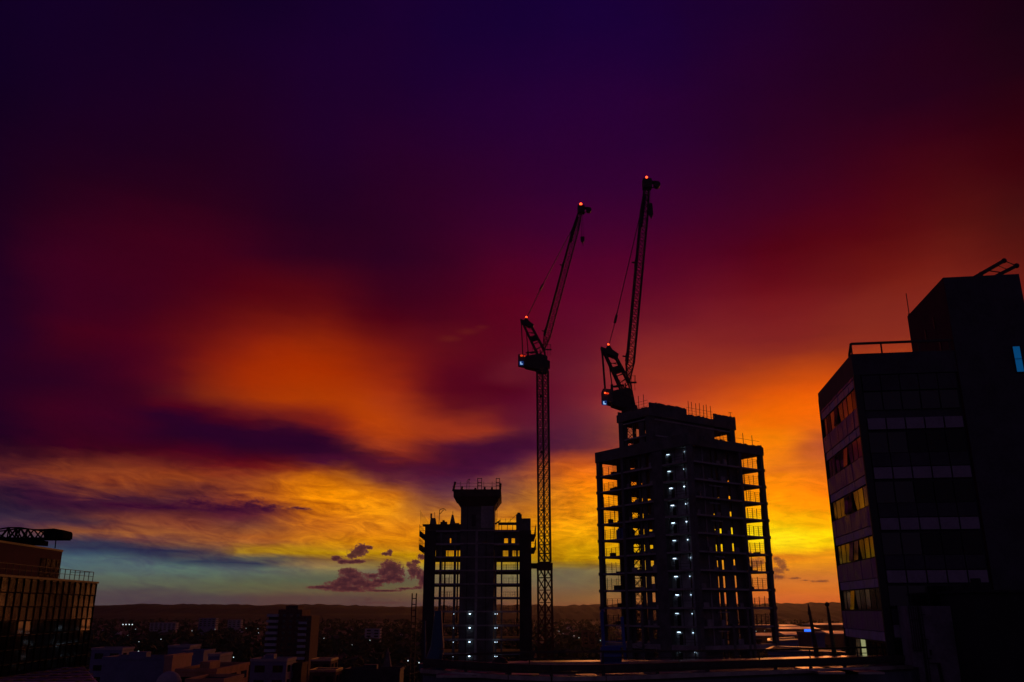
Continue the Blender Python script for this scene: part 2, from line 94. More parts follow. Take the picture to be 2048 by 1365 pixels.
[38,0,31,38,0,32,38,0,32,38,0,32,45,0,30,55,0,27,61,0,25,63,0,25,64,0,26,68,0,26,74,2,25,82,6,23,95,11,20,109,17,17,126,25,12,142,33,8,154,39,4,161,43,2,164,44,0,166,45,0,165,45,0,162,44,2,156,42,6,148,38,10,136,32,14,117,21,19,97,9,23,85,3,26,83,2,27,84,4,28,90,12,32,96,18,35,93,15,35,92,14,37,98,19,41,106,25,42,117,31,41,131,38,39,143,44,36,151,47,34,154,49,32,155,49,31,156,50,30,159,52,28,162,54,26,165,56,23,167,57,21,171,59,19,174,61,18,175,61,17,173,60,17,168,58,19,163,56,20,159,54,21,154,53,23,150,51,24,145,48,25,135,43,25,124,36,23,117,32,22,116,31,22,115,30,22,114,30,22],
[36,0,30,36,0,30,37,0,30,37,0,31,46,0,29,56,0,27,65,0,25,68,0,24,69,0,24,71,0,24,76,2,23,83,5,21,92,10,18,104,15,16,119,22,13,133,29,11,144,34,8,152,38,5,156,40,3,158,42,2,156,41,2,151,39,4,143,35,8,133,30,12,123,24,15,110,17,19,97,10,23,88,5,25,86,4,27,86,5,27,89,10,30,96,17,35,96,18,36,94,16,37,97,18,40,104,23,41,114,29,40,126,35,38,137,40,36,143,43,35,143,43,34,143,43,33,143,42,33,143,43,32,143,43,31,143,43,30,143,43,29,143,43,28,144,44,27,143,44,26,141,44,26,138,43,27,136,42,28,135,41,28,134,42,28,133,42,28,132,41,28,126,38,26,119,33,24,112,29,21,112,29,21,111,29,20,110,28,20],
[35,0,30,35,0,30,36,0,30,36,0,30,44,0,29,53,0,29,59,0,28,61,0,27,62,0,26,65,0,25,70,1,23,78,4,21,86,7,19,96,11,17,107,17,15,119,22,14,128,26,12,134,30,10,139,33,8,140,35,7,138,34,7,132,30,9,123,25,11,115,20,14,108,17,17,103,14,20,97,11,22,92,9,24,90,7,26,89,5,26,88,5,27,88,6,29,89,7,31,91,10,34,95,13,37,100,17,39,108,22,38,118,27,38,126,32,38,130,35,37,131,35,37,131,35,35,131,34,34,130,34,34,129,33,33,128,32,33,127,32,32,127,32,31,128,33,30,128,35,29,128,36,28,129,37,28,129,38,28,129,38,28,130,39,27,130,40,27,129,39,26,124,36,25,116,32,22,108,27,20,107,27,19,106,26,19,105,26,19],
[34,0,30,34,0,30,34,0,30,36,0,30,45,0,29,53,0,29,58,0,28,59,0,27,59,0,27,60,0,26,64,1,25,72,2,22,79,4,20,87,7,18,96,11,16,105,16,15,111,19,13,114,21,13,117,23,12,119,24,11,118,23,11,111,19,12,102,15,14,95,11,16,92,9,18,91,9,21,89,8,23,88,8,24,88,6,25,87,5,26,87,3,27,88,3,28,89,4,30,90,6,33,93,8,36,96,11,38,101,15,38,107,19,38,113,23,38,116,25,37,117,26,37,119,26,36,120,27,34,121,27,34,121,27,33,121,26,32,122,26,30,122,27,30,123,28,29,123,30,28,124,32,28,124,33,27,124,34,26,124,34,25,125,35,25,125,36,24,125,36,24,120,34,23,112,30,21,104,26,19,101,24,18,100,24,18,97,23,17],
[31,0,28,32,0,29,32,0,29,35,0,29,45,0,29,54,0,28,58,0,28,59,0,27,59,0,27,60,0,26,62,0,25,67,1,23,72,2,21,78,4,19,85,6,17,92,10,15,96,12,14,97,13,14,99,13,14,100,14,14,98,13,14,91,10,16,83,5,17,77,2,19,76,1,20,75,2,22,74,2,24,75,2,25,77,2,26,80,1,27,84,1,27,87,1,28,88,2,30,89,3,33,90,4,36,92,6,38,94,8,38,97,11,38,99,13,37,102,15,36,104,16,36,108,18,35,111,19,35,113,20,33,114,20,31,114,19,29,115,19,27,115,20,27,115,21,26,115,23,26,115,25,25,115,26,23,116,27,22,117,28,20,118,29,20,119,31,21,118,32,22,114,30,21,106,27,19,97,23,17,92,21,16,90,20,15,88,19,15],
[30,0,27,30,0,28,30,0,28,34,0,28,44,0,28,52,0,28,58,0,28,60,0,27,61,0,26,61,0,25,62,0,25,64,0,23,66,0,22,70,0,21,74,1,19,79,2,17,82,3,16,83,4,16,83,5,16,83,5,17,81,5,18,75,3,20,69,2,22,64,0,23,63,0,24,64,0,25,65,0,26,67,0,26,70,0,27,76,0,27,82,0,28,86,0,28,87,0,30,88,1,33,88,2,36,89,2,38,90,3,38,91,5,38,92,6,37,94,7,36,96,8,36,99,10,34,102,12,33,103,12,31,104,12,29,104,11,26,104,10,24,104,11,23,104,13,22,104,15,21,105,17,20,106,18,19,107,19,17,107,20,17,108,22,17,109,24,18,108,25,18,103,24,18,96,21,16,88,19,15,83,18,14,81,17,14,80,17,14],
[28,0,26,28,0,26,28,0,26,32,0,26,38,0,25,43,0,25,48,0,25,52,0,25,56,0,24,58,0,24,59,0,24,60,0,24,61,0,24,60,0,24,57,0,25,55,0,26,52,0,26,49,0,26,46,0,27,44,0,27,45,0,27,44,0,28,44,0,29,43,0,30,45,0,31,48,0,31,52,0,31,56,0,31,61,0,32,66,0,32,72,0,33,76,0,34,77,0,35,78,0,37,79,0,39,79,0,40,78,0,40,78,0,40,77,0,40,76,0,39,77,0,37,78,1,35,79,1,33,79,1,31,79,0,28,79,0,25,80,0,21,80,0,19,81,1,18,83,2,17,84,3,17,85,4,16,85,5,15,85,7,14,86,9,14,86,11,15,85,14,14,83,15,14,78,14,14,72,14,14,68,13,14,66,12,14,65,11,14],
[22,0,28,23,0,28,24,0,28,27,0,27,30,0,26,33,0,25,34,0,25,36,0,25,38,0,25,39,0,24,40,0,24,41,0,24,42,0,24,42,0,25,41,0,25,41,0,26,39,0,27,37,0,28,36,0,28,35,0,29,36,0,30,37,0,30,39,0,30,40,0,31,42,0,32,44,0,33,46,0,34,49,0,35,51,0,36,54,0,38,56,0,39,57,0,40,59,0,42,59,0,43,60,0,44,60,0,44,60,0,44,60,0,44,60,0,44,60,0,43,61,0,42,62,0,41,63,0,39,64,0,37,64,0,35,64,0,33,65,0,31,65,0,30,66,0,28,67,0,26,68,0,25,68,0,23,69,1,21,70,2,18,70,3,17,70,4,16,70,5,15,68,6,15,66,5,14,62,3,13,58,2,11,56,1,10,54,0,10],
[18,0,28,19,0,28,21,0,29,23,0,29,25,0,30,26,0,29,27,0,29,27,0,29,28,0,28,29,0,28,30,0,28,31,0,27,32,0,27,33,0,28,34,0,29,34,0,30,34,0,31,33,0,32,33,0,33,33,0,33,34,0,33,36,0,33,38,0,33,39,0,34,41,0,34,42,0,35,43,0,36,44,0,37,45,0,39,46,0,40,47,0,42,47,0,43,48,0,44,48,0,45,49,0,46,49,0,47,49,0,47,49,0,47,49,0,47,50,0,47,50,0,46,50,0,45,50,0,43,50,0,41,50,0,40,51,0,37,51,0,35,52,0,33,52,0,32,52,0,30,53,0,29,53,0,27,54,0,25,54,0,24,55,0,23,54,0,21,54,0,20,53,0,19,50,0,18,47,0,16,45,0,14,44,0,13,42,0,13],
[16,0,33,17,0,32,19,0,32,21,0,32,23,0,33,24,0,32,25,0,32,26,0,32,26,0,32,27,0,31,27,0,31,27,0,31,28,0,31,29,0,31,30,0,32,30,0,33,31,0,35,31,0,37,31,0,38,31,0,39,32,0,39,34,0,39,35,0,39,36,0,39,36,0,39,37,0,40,37,0,41,38,0,42,39,0,43,39,0,44,40,0,45,40,0,46,41,0,47,41,0,47,42,0,48,42,0,48,42,0,48,42,0,48,42,0,48,41,0,48,41,0,48,41,0,46,41,0,45,41,0,43,41,0,41,41,0,39,41,0,37,42,0,35,42,0,33,42,0,32,42,0,31,41,0,29,41,0,28,40,0,27,39,0,26,38,0,25,37,0,25,37,0,23,36,0,22,35,0,20,34,1,19,32,1,17,31,2,17],
[16,0,34,17,0,34,18,0,35,19,0,35,20,0,34,20,0,34,21,0,34,22,0,34,22,0,34,23,0,34,23,0,35,24,0,35,25,0,34,26,0,34,27,0,35,27,0,35,27,0,37,28,0,38,28,0,40,28,0,40,29,0,41,29,0,41,30,0,41,31,0,42,31,0,43,32,0,44,33,0,45,33,0,46,34,0,47,34,0,48,35,0,49,35,0,49,36,0,50,36,0,51,37,0,51,37,0,51,38,0,51,38,0,51,38,0,51,39,0,50,39,0,49,38,0,48,38,0,47,38,0,45,38,0,43,37,0,41,37,0,39,37,0,38,37,0,36,36,0,35,35,0,33,34,0,31,34,0,30,34,0,29,34,0,27,35,0,26,34,0,25,34,0,23,33,0,22,31,0,21,28,1,19,26,1,18,24,1,17],
[16,0,34,17,0,35,17,0,36,18,0,36,19,0,36,19,0,35,20,0,34,20,0,34,20,0,34,20,0,34,21,0,35,21,0,36,22,0,36,22,0,37,23,0,38,24,0,39,25,0,40,26,0,41,26,0,42,26,0,42,27,0,43,27,0,43,27,0,43,27,0,44,27,0,45,27,0,46,27,0,47,27,0,48,27,0,48,28,0,49,29,0,50,29,0,50,30,0,51,30,0,51,31,0,52,31,0,52,31,0,52,31,0,52,31,0,52,31,0,52,30,0,51,30,0,50,30,0,49,31,0,47,31,0,45,32,0,44,33,0,43,33,0,41,33,0,40,33,0,38,32,0,36,31,0,34,31,0,32,31,0,31,31,0,29,30,0,28,29,0,26,28,0,24,27,0,22,26,0,20,25,0,18,23,0,17,22,0,16],
[16,0,34,17,0,35,18,0,36,18,0,36,19,0,36,20,0,35,20,0,34,20,0,34,20,0,33,19,0,33,19,0,33,19,0,33,18,0,34,18,0,35,18,0,36,19,0,37,20,0,38,21,0,39,22,0,41,22,0,42,23,0,43,24,0,44,25,0,45,25,0,46,24,0,46,24,0,47,23,0,48,23,0,48,23,0,49,23,0,49,23,0,50,23,0,50,24,0,51,24,0,51,25,0,52,25,0,53,25,0,53,25,0,53,25,0,53,25,0,52,26,0,52,26,0,51,26,0,49,27,0,47,27,0,46,27,0,45,28,0,44,28,0,43,28,0,42,29,0,40,29,0,38,30,0,36,30,0,34,30,0,32,29,0,31,28,0,29,28,0,27,27,0,25,27,0,23,26,0,20,25,0,19,24,0,18,23,0,17],
[17,0,35,17,0,36,18,0,36,18,0,36,19,0,35,20,0,34,20,0,34,20,0,33,20,0,33,19,0,33,19,0,33,19,0,34,18,0,35,18,0,35,18,0,36,18,0,37,19,0,38,19,0,39,20,0,40,21,0,42,22,0,43,23,0,45,24,0,46,24,0,47,24,0,47,23,0,47,22,0,48,22,0,48,21,0,49,21,0,49,20,0,49,20,0,50,20,0,51,21,0,52,21,0,53,22,0,54,22,0,54,23,0,54,23,0,53,24,0,53,24,0,52,25,0,51,25,0,49,25,0,48,26,0,46,26,0,45,27,0,44,27,0,44,28,0,42,28,0,41,29,0,39,30,0,37,30,0,35,30,0,33,29,0,31,29,0,30,28,0,28,28,0,26,27,0,24,27,0,21,26,0,20,25,0,18,24,0,17],
[17,0,35,18,0,36,18,0,36,19,0,36,19,0,35,20,0,34,20,0,34,20,0,33,19,0,33,19,0,33,19,0,33,18,0,34,18,0,35,18,0,36,18,0,37,19,0,37,19,0,38,20,0,39,20,0,41,21,0,42,23,0,43,24,0,45,24,0,46,24,0,47,24,0,47,23,0,47,22,0,48,22,0,48,21,0,49,21,0,49,20,0,49,20,0,50,20,0,51,21,0,52,21,0,53,22,0,54,22,0,54,23,0,54,23,0,53,24,0,53,24,0,52,24,0,51,25,0,49,25,0,48,26,0,47,26,0,45,27,0,45,27,0,44,28,0,43,28,0,41,29,0,40,29,0,38,30,0,35,30,0,34,30,0,32,29,0,31,28,0,29,28,0,27,27,0,25,27,0,23,26,0,21,25,0,19,24,0,18],
]
def build_sky():
    w = bpy.data.worlds.new('World'); SC.world = w; w.use_nodes = True
    g = NT(w.node_tree)
    tc = g.n('ShaderNodeTexCoord'); sep = g.n('ShaderNodeSeparateXYZ')
    g.l(tc.outputs['Generated'], sep.inputs[0])
    x, y, z = sep.outputs
    D = 180 / math.pi
    az = g.m('MULTIPLY', g.m('ARCTAN2', x, y), D)
    el = g.m('MULTIPLY', g.m('ARCSINE', z), D)
    big = g.noise(g.xyz(g.m('MULTIPLY', az, .10), g.m('MULTIPLY', el, .28), 3.1), 1.0, 4, .55)
    big2 = g.noise(g.xyz(g.m('MULTIPLY', az, .10), g.m('MULTIPLY', el, .28), 17.7), 1.0, 4, .55)
    # fibres: long thin streaks that lean a little with azimuth
    elt = g.m('ADD', el, g.m('MULTIPLY', az, g.rng(az, -8, 6, .11, .03)))
    fib = g.noise(g.xyz(g.m('MULTIPLY', az, .35), g.m('MULTIPLY', elt, 2.3), 5.0), 1.0, 6, .62, .6)
    mot = g.noise(g.xyz(g.m('MULTIPLY', az, .42), g.m('MULTIPLY', elt, 1.35), 9.0), 1.0, 7, .62, 1.1)
    pat = g.noise(g.xyz(g.m('MULTIPLY', az, .13), g.m('MULTIPLY', elt, .5), 41.0), 1.0, 3, .5)
    low = g.rng(el, 13, 6, 0, 1, True)
    lowm = g.m('MULTIPLY', low, g.rng(el, 1.4, 3.6, .25, 1, True))
    dwarp = g.m('MULTIPLY', g.m('SUBTRACT', fib, .5), g.m('ADD', g.m('MULTIPLY', lowm, g.rng(el, 3.4, 5.5, .22, .8)), .18))
    el1 = g.m('ADD', g.m('ADD', el, dwarp), g.m('MULTIPLY', g.m('SUBTRACT', big, .5), g.rng(el, 1.5, 9, .2, 2.2)))
    az1 = g.m('ADD', az, g.m('MULTIPLY', g.m('SUBTRACT', big2, .5), 4.0))
    az1 = g.m('ADD', az1, g.m('MULTIPLY', g.m('SUBTRACT', mot, .5), g.m('MULTIPLY', lowm, 1.5)))
    rows = SKY_ROWS
    EL = [i / 3 for i in range(18)] + [6 + i * .5 for i in range(12)] + [12 + i for i in range(8)] + [20 + 2.5 * i for i in range(10)]
    fl_ = g.rng(az1, -36, 0); fr_ = g.rng(az1, 0, 36); prevl = prevr = None
    for r, row in enumerate(rows):
        # two small ramps per elevation, kept in a group of their own
        ng = bpy.data.node_groups.new('sky band', 'ShaderNodeTree')
        outs = []
        for side in (0, 1):
            ng.interface.new_socket('factor', in_out='INPUT', socket_type='NodeSocketFloat')
            ng.interface.new_socket('colour', in_out='OUTPUT', socket_type='NodeSocketColor')
        gi = ng.nodes.new('NodeGroupInput'); go = ng.nodes.new('NodeGroupOutput')
        for side in (0, 1):
            cr = ng.nodes.new('ShaderNodeValToRGB')
            el_ = cr.color_ramp.elements
            for k in range(1, 31): el_.new(k / 31)
            for k in range(32):
                q = (k + 31 * side) * 3
                el_[k].color = (lin(row[q]), lin(row[q + 1]), lin(row[q + 2]), 1)
            ng.links.new(gi.outputs[side], cr.inputs[0]); ng.links.new(cr.outputs[0], go.inputs[side])
        gn = g.n('ShaderNodeGroup'); gn.node_tree = ng
        g.l(fl_, gn.inputs[0]); g.l(fr_, gn.inputs[1])
        if prevl is None: prevl, prevr = gn.outputs[0], gn.outputs[1]
        else:
            t = g.rng(el1, EL[r - 1], EL[r])
            prevl = g.mix(t, prevl, gn.outputs[0]); prevr = g.mix(t, prevr, gn.outputs[1])
    halves = [prevl, prevr]
    col = g.mix(g.m('GREATER_THAN', az1, 0.0), halves[0], halves[1])
    # brighter and darker cloud texture in the low bands
    tex = g.m('ADD', g.m('MULTIPLY', g.m('ADD', g.m('MULTIPLY', g.m('SUBTRACT', fib, .5), g.rng(pat, .35, .65, .15, 1.1)), .5), .45), g.m('MULTIPLY', mot, .55))
    gain = g.m('ADD', 1.0, g.m('MULTIPLY', g.m('SUBTRACT', tex, .5), g.m('ADD', g.m('MULTIPLY', g.m('MULTIPLY', lowm, g.rng(az, 6, 16, 1, .55)), 2.6), .28)))
    col = g.mix(1.0, col, g.xyz(gain, g.m('POWER', g.m('MAXIMUM', gain, .05), 1.35), g.m('POWER', g.m('MAXIMUM', gain, .05), .4)), 'MULTIPLY')
    # small cumulus near the horizon
    cn = g.noise(g.xyz(g.m('MULTIPLY', az, 3.6), g.m('MULTIPLY', el, 4.6), 2.0), 1.0, 8, .66, .4)
    cn2 = g.noise(g.xyz(g.m('MULTIPLY', az, 11.0), g.m('MULTIPLY', el, 14.0), 8.0), 1.0, 6, .7, .4)
    cs = g.noise(g.xyz(g.m('MULTIPLY', az, .9), g.m('MULTIPLY', elt, 4.5), 21.0), 1.0, 7, .62, .5)
    cb = g.noise(g.xyz(g.m('MULTIPLY', az, .35), g.m('MULTIPLY', elt, 1.0), 33.0), 1.0, 6, .6, .5)
    def puffs(ells, amp, edge, kind):
        best = None
        for a0, e0, ra, re in ells:
            u = g.m('MULTIPLY', g.m('SUBTRACT', az, a0), 1 / ra)
            v = g.m('MULTIPLY', g.m('SUBTRACT', el, e0), 1 / re)
            d = g.m('SUBTRACT', 1.0, g.m('SQRT', g.m('ADD', g.m('MULTIPLY', u, u), g.m('MULTIPLY', v, v))))
            best = d if best is None else g.m('SMOOTH_MAX', best, d, .55)
        n1, n2 = ((cn, cn2), (cs, cn), (cb, cs))[kind]
        fld = g.m('ADD', best, g.m('MULTIPLY', g.m('SUBTRACT', n1, .5), amp))
        fld = g.m('ADD', fld, g.m('MULTIPLY', g.m('SUBTRACT', n2, .5), amp * .7))
        return g.rng(fld, 0.0, edge, 0, 1, True), fld
    purple = [(-21.89,5.92,2.03,0.26),(-20.03,6.23,1.36,0.46),(-18.37,5.99,1.86,0.41),(-16.89,6.28,1.22,0.51),(-15.77,6.13,0.88,0.41),(-24.15,5.94,2.03,0.26),(-13.78,6.12,1.15,0.15)]
    a, fl = puffs(purple, 2.0, .9, 1)
    col = g.mix(g.m('MULTIPLY', a, .9), col, g.mix(g.rng(fl, 0, 1), rgb_(74, 16, 46), rgb_(50, 6, 42)))
    violet = [(-3.18,10.45,2.03,0.44),(-0.47,10.37,1.69,0.27),(-5.83,8.94,2.37,0.44),(-3.15,8.64,2.03,0.54),(-8.18,9.45,1.69,0.24)]
    a, fl = puffs(violet, 1.0, 1.3, 2)
    col = g.mix(g.m('MULTIPLY', a, .55), col, rgb_(58, 8, 48))
    wisp = [(-3.14,18.03,1.15,0.34),(-4.36,17.50,1.36,0.31),(-2.09,18.31,0.75,0.24)]
    a, fl = puffs(wisp, 1.2, 1.3, 2)
    col = g.mix(g.m('MULTIPLY', a, .5), col, rgb_(104, 30, 22))
    cumulus = [(-9.78,3.66,0.41,0.31),(-9.96,3.41,0.61,0.24),(-10.33,3.22,0.47,0.17),(-9.27,3.73,0.24,0.14),(-11.32,3.05,0.31,0.17),(-10.90,2.84,0.34,0.14),(-10.37,2.81,0.41,0.10),(-9.93,2.88,0.47,0.14),(-10.52,2.26,0.61,0.24),(-10.19,1.98,0.68,0.31),(-10.62,1.73,0.75,0.27),(-10.98,1.43,0.88,0.27),(-11.96,1.27,1.08,0.12),(-9.86,1.55,0.75,0.34),(-10.34,1.18,1.63,0.20),(-9.16,1.43,0.88,0.20),(-8.48,1.68,0.75,0.17),(-9.00,1.99,0.47,0.17),(-8.25,2.18,0.41,0.31),(-7.88,2.49,0.68,0.47),(-7.49,2.31,0.54,0.47),(-7.72,1.87,0.81,0.31),(-7.21,1.75,0.27,0.20),(-8.17,3.36,0.31,0.12),(-7.92,3.43,0.17,0.20),(-6.67,2.68,0.20,0.17),(-6.40,2.31,0.34,0.51),(-6.23,2.87,0.31,0.14),(-5.91,3.19,0.27,0.20),(-6.01,2.13,0.20,0.41),(-5.74,1.75,0.31,0.61),(-8.13,1.07,1.22,0.07),(-6.81,1.20,0.61,0.08),(-5.98,1.26,0.34,0.10)]
    a, fl = puffs(cumulus, 2.1, .4, 0); a = g.rng(fl, -.14, .2, 0, 1, True)
    cc = g.mix(g.rng(fl, 0, .8, 0, 1, True), rgb_(104, 52, 52), rgb_(50, 14, 34))
    cc = g.mix(g.rng(cn2, .35, .7, 0, .7), cc, rgb_(70, 26, 42))
    col = g.mix(g.m('MULTIPLY', a, .95), col, cc)
    low_puffs = [(-10.11,0.49,0.20,0.10),(-9.15,0.55,0.27,0.12),(-7.16,0.52,0.20,0.10),(-8.26,0.34,2.03,0.10)]
    a, fl = puffs(low_puffs, 2.0, .5, 0)
    col = g.mix(g.m('MULTIPLY', a, .5), col, rgb_(78, 46, 50))
    smoke = [(16.75,2.95,0.20,0.14),(16.94,2.77,0.31,0.20),(17.09,2.49,0.27,0.24),(16.77,2.23,0.41,0.24),(16.51,1.93,0.37,0.24),(16.85,1.84,0.31,0.17),(17.31,2.28,0.17,0.10),(17.73,1.77,0.34,0.06),(19.17,1.58,0.54,0.07),(18.37,1.64,0.27,0.04),(15.56,2.78,0.47,0.24),(15.30,2.55,0.34,0.17),(15.00,3.34,0.27,0.10)]
    a2, fl2 = puffs(smoke, 2.6, .9, 0); a2 = g.rng(fl2, -.35, .35, 0, 1, True)
    col = g.mix(g.m('MULTIPLY', a2, .85), col, g.mix(g.rng(fl2, 0, .8), rgb_(158, 84, 38), rgb_(98, 50, 42)))
    # the half of the sky behind the viewer is deep violet dusk
    back = g.rng(g.m('ABSOLUTE', az), 38, 75, 0, 1, True)
    dusk = g.mix(g.rng(el, 0, 60), rgb_(60, 46, 70), rgb_(32, 22, 50))
    col = g.mix(back, col, dusk)
    col = g.mix(g.rng(el, 42, 62, 0, 1, True), col, rgb_(16, 0, 31))
    col = g.mix(g.rng(el, -.5, -3, 0, 1, True), col, rgb_(4, 3, 4))
    sky = g.n('ShaderNodeTexSky', sky_type='NISHITA', sun_disc=False)
    sky.sun_elevation = SUN_EL; sky.sun_rotation = SUN_AZ
    add = g.mix(.0004, col, sky.outputs[0], 'ADD')
    bg = g.n('ShaderNodeBackground'); g.l(add, bg.inputs[0]); bg.inputs[1].default_value = 1.0
    out = g.n('ShaderNodeOutputWorld'); g.l(bg.outputs[0], out.inputs[0])
    w.cycles.sampling_method = 'MANUAL'; w.cycles.sample_map_resolution = 512
SUN_AZ = math.radians(18.5); SUN_EL = math.radians(1.5)
build_sky()
# ---------------------------------------------------------------- the last low light
sl = bpy.data.lights.new('sun', 'SUN'); sl.energy = 0.42; sl.angle = math.radians(30); sl.color = (1.0, .30, .10)
so = bpy.data.objects.new('sun', sl); COL.objects.link(so)
sd = Vector((math.sin(SUN_AZ) * math.cos(SUN_EL), math.cos(SUN_AZ) * math.cos(SUN_EL), math.sin(SUN_EL)))
so.rotation_euler = sd.to_track_quat('Z', 'Y').to_euler(); so.location = (0, 0, 200)
# ---------------------------------------------------------------- materials
MATS = {}
def mat(name, rgb, rough=.8, metal=0.0, vary=.25, scale=.6, emit=None, estr=0.0, spec=.5, rvary=0.0, bump=0.0):
    if name in MATS: return MATS[name]
    m = bpy.data.materials.new(name); m.use_nodes = True
    g = NT(m.node_tree)
    b = g.n('ShaderNodeBsdfPrincipled'); o = g.n('ShaderNodeOutputMaterial'); g.l(b.outputs[0], o.inputs[0])
    tc = g.n('ShaderNodeTexCoord')
    n1 = g.noise(tc.outputs['Object'], scale, 6, .6)
    n2 = g.noise(tc.outputs['Object'], scale * 7.3, 3, .5)
    f = g.m('ADD', g.m('MULTIPLY', n1, .7), g.m('MULTIPLY', n2, .3))
    lo = tuple(c * (1 - vary) for c in rgb) + (1,); hi = tuple(min(1, c * (1 + vary)) for c in rgb) + (1,)
    g.l(g.mix(g.rng(f, .35, .65), lo, hi), b.inputs['Base Color'])
    b.inputs['Roughness'].default_value = rough
    if rvary: g.l(g.rng(n1, .35, .65, max(.02, rough - rvary), min(1, rough + rvary)), b.inputs['Roughness'])
    b.inputs['Metallic'].default_value = metal
    b.inputs['Specular IOR Level'].default_value = spec
    if bump:
        bp = g.n('ShaderNodeBump'); bp.inputs['Strength'].default_value = bump; bp.inputs['Distance'].default_value = .05
        g.l(n2, bp.inputs['Height']); g.l(bp.outputs[0], b.inputs['Normal'])
    if emit:
        b.inputs['Emission Color'].default_value = tuple(emit) + (1,); b.inputs['Emission Strength'].default_value = estr
    MATS[name] = m
    return m
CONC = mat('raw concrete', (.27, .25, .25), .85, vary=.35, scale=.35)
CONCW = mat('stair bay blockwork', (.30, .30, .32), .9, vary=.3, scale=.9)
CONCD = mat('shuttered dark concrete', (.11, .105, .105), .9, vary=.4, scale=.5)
STEEL = mat('grimy painted steel', (.055, .045, .04), .6, .3, vary=.4, scale=2)
STEELR = mat('rust red primed steel', (.10, .03, .02), .65, .2, vary=.4, scale=2)
MESHM = mat('guard mesh steel', (.05, .045, .045), .6, .4)
PLY = mat('formwork plywood', (.07, .05, .035), .8, vary=.4)
BLUE = mat('blue machine paint', (.06, .10, .32), .45, .2, vary=.3, scale=3)
TEAL = mat('dark teal paint', (.03, .08, .13), .5, .2)
GLASS = mat('dark reflecting glass', (.012, .011, .014), .09, spec=.55, vary=.3, rvary=.04)
FRAME = mat('black window frame', (.012, .011, .011), .5)
CLAD = mat('weathered metal cladding', (.24, .10, .34), .42, .02, vary=.35, scale=.8, rvary=.15, bump=.15)
SPAN = mat('pale spandrel panel', (.25, .21, .27), .5, .1, vary=.25, scale=.7, rvary=.12)
SPANL = mat('lavender spandrel strip', (.42, .36, .62), .5, .05, vary=.3, scale=.7, rvary=.12)
WALLD = mat('dark facade panel', (.05, .045, .06), .7, vary=.35, scale=.6)
BRICK = mat('dark brick', (.10, .045, .035), .9, vary=.4, scale=.8)
LITP = mat('pale lit pane', (.3, .3, .2), .5, emit=(.28, .29, .13), estr=.9)
HOUSEW = mat('white house render', (.62, .58, .58), .8, vary=.2)
RENDER = mat('pale rendered wall', (.34, .31, .33), .85, vary=.25, scale=.2)
WHITEP = mat('white painted balcony', (.34, .34, .40), .7, vary=.15)
ROOFF = mat('wet flat roof felt', (.05, .042, .042), .6, vary=.6, scale=.9, rvary=.2, bump=.3)
ROOFD = mat('dark roof membrane', (.022, .022, .04), .85, vary=.4, scale=.3)
COPING = mat('metal coping', (.42, .36, .34), .28, .8, vary=.3, scale=1.5)
BLACKM = mat('black roof machinery', (.008, .008, .009), .95, spec=.05)
REDB = mat('dark red render', (.07, .010, .022), .85, vary=.25)
TREE = mat('dark foliage', (.035, .05, .02), .95, vary=.6, scale=.15)
TRUNK = mat('bark', (.05, .04, .03), .95)
TILE = mat('roof tiles', (.10, .06, .05), .8, vary=.4, scale=.4)
SHEDR = mat('sheet metal roof', (.40, .34, .34), .38, .5, vary=.3, scale=.05, rvary=.12)
LWHITE = mat('work light tube', (.8, .9, 1), .5, emit=(.58, .80, 1.0), estr=4.5)
LSOFT = mat('dimmer work light tube', (.8, .9, 1), .5, emit=(.58, .80, 1.0), estr=2.6)
LDOT = mat('small bulkhead lamp', (.8, .9, 1), .5, emit=(.70, .88, 1.0), estr=12.0)
LRED = mat('aircraft warning lamp', (.6, .05, .02), .4, emit=(1.0, .05, .010), estr=6.5)
LREDD = mat('dim red cabin lamp', (.6, .05, .02), .4, emit=(1.0, .05, .01), estr=.7)
LTOWN = mat('street lamp glass', (.8, .9, 1), .4, emit=(.62, .80, .80), estr=1.3)
LWARM = mat('warm lamp glass', (.9, .7, .4), .4, emit=(1.0, .62, .30), estr=4.0)
LBLUE = mat('blue neon', (.05, .2, .9), .4, emit=(.02, .16, 1.0), estr=1.4)
WINBL = mat('blue sky glow window', (.02, .1, .2), .3, emit=(.0, .065, .20), estr=.7)  # blue sky reflection in the pane, painted as flat emission
SIGNB = mat('deep blue sign board', (.01, .03, .12), .4, emit=(.01, .04, .22), estr=.5)
SIGNW = mat('white lit letter', (.7, .8, .9), .4, emit=(.35, .62, 1.0), estr=1.0)
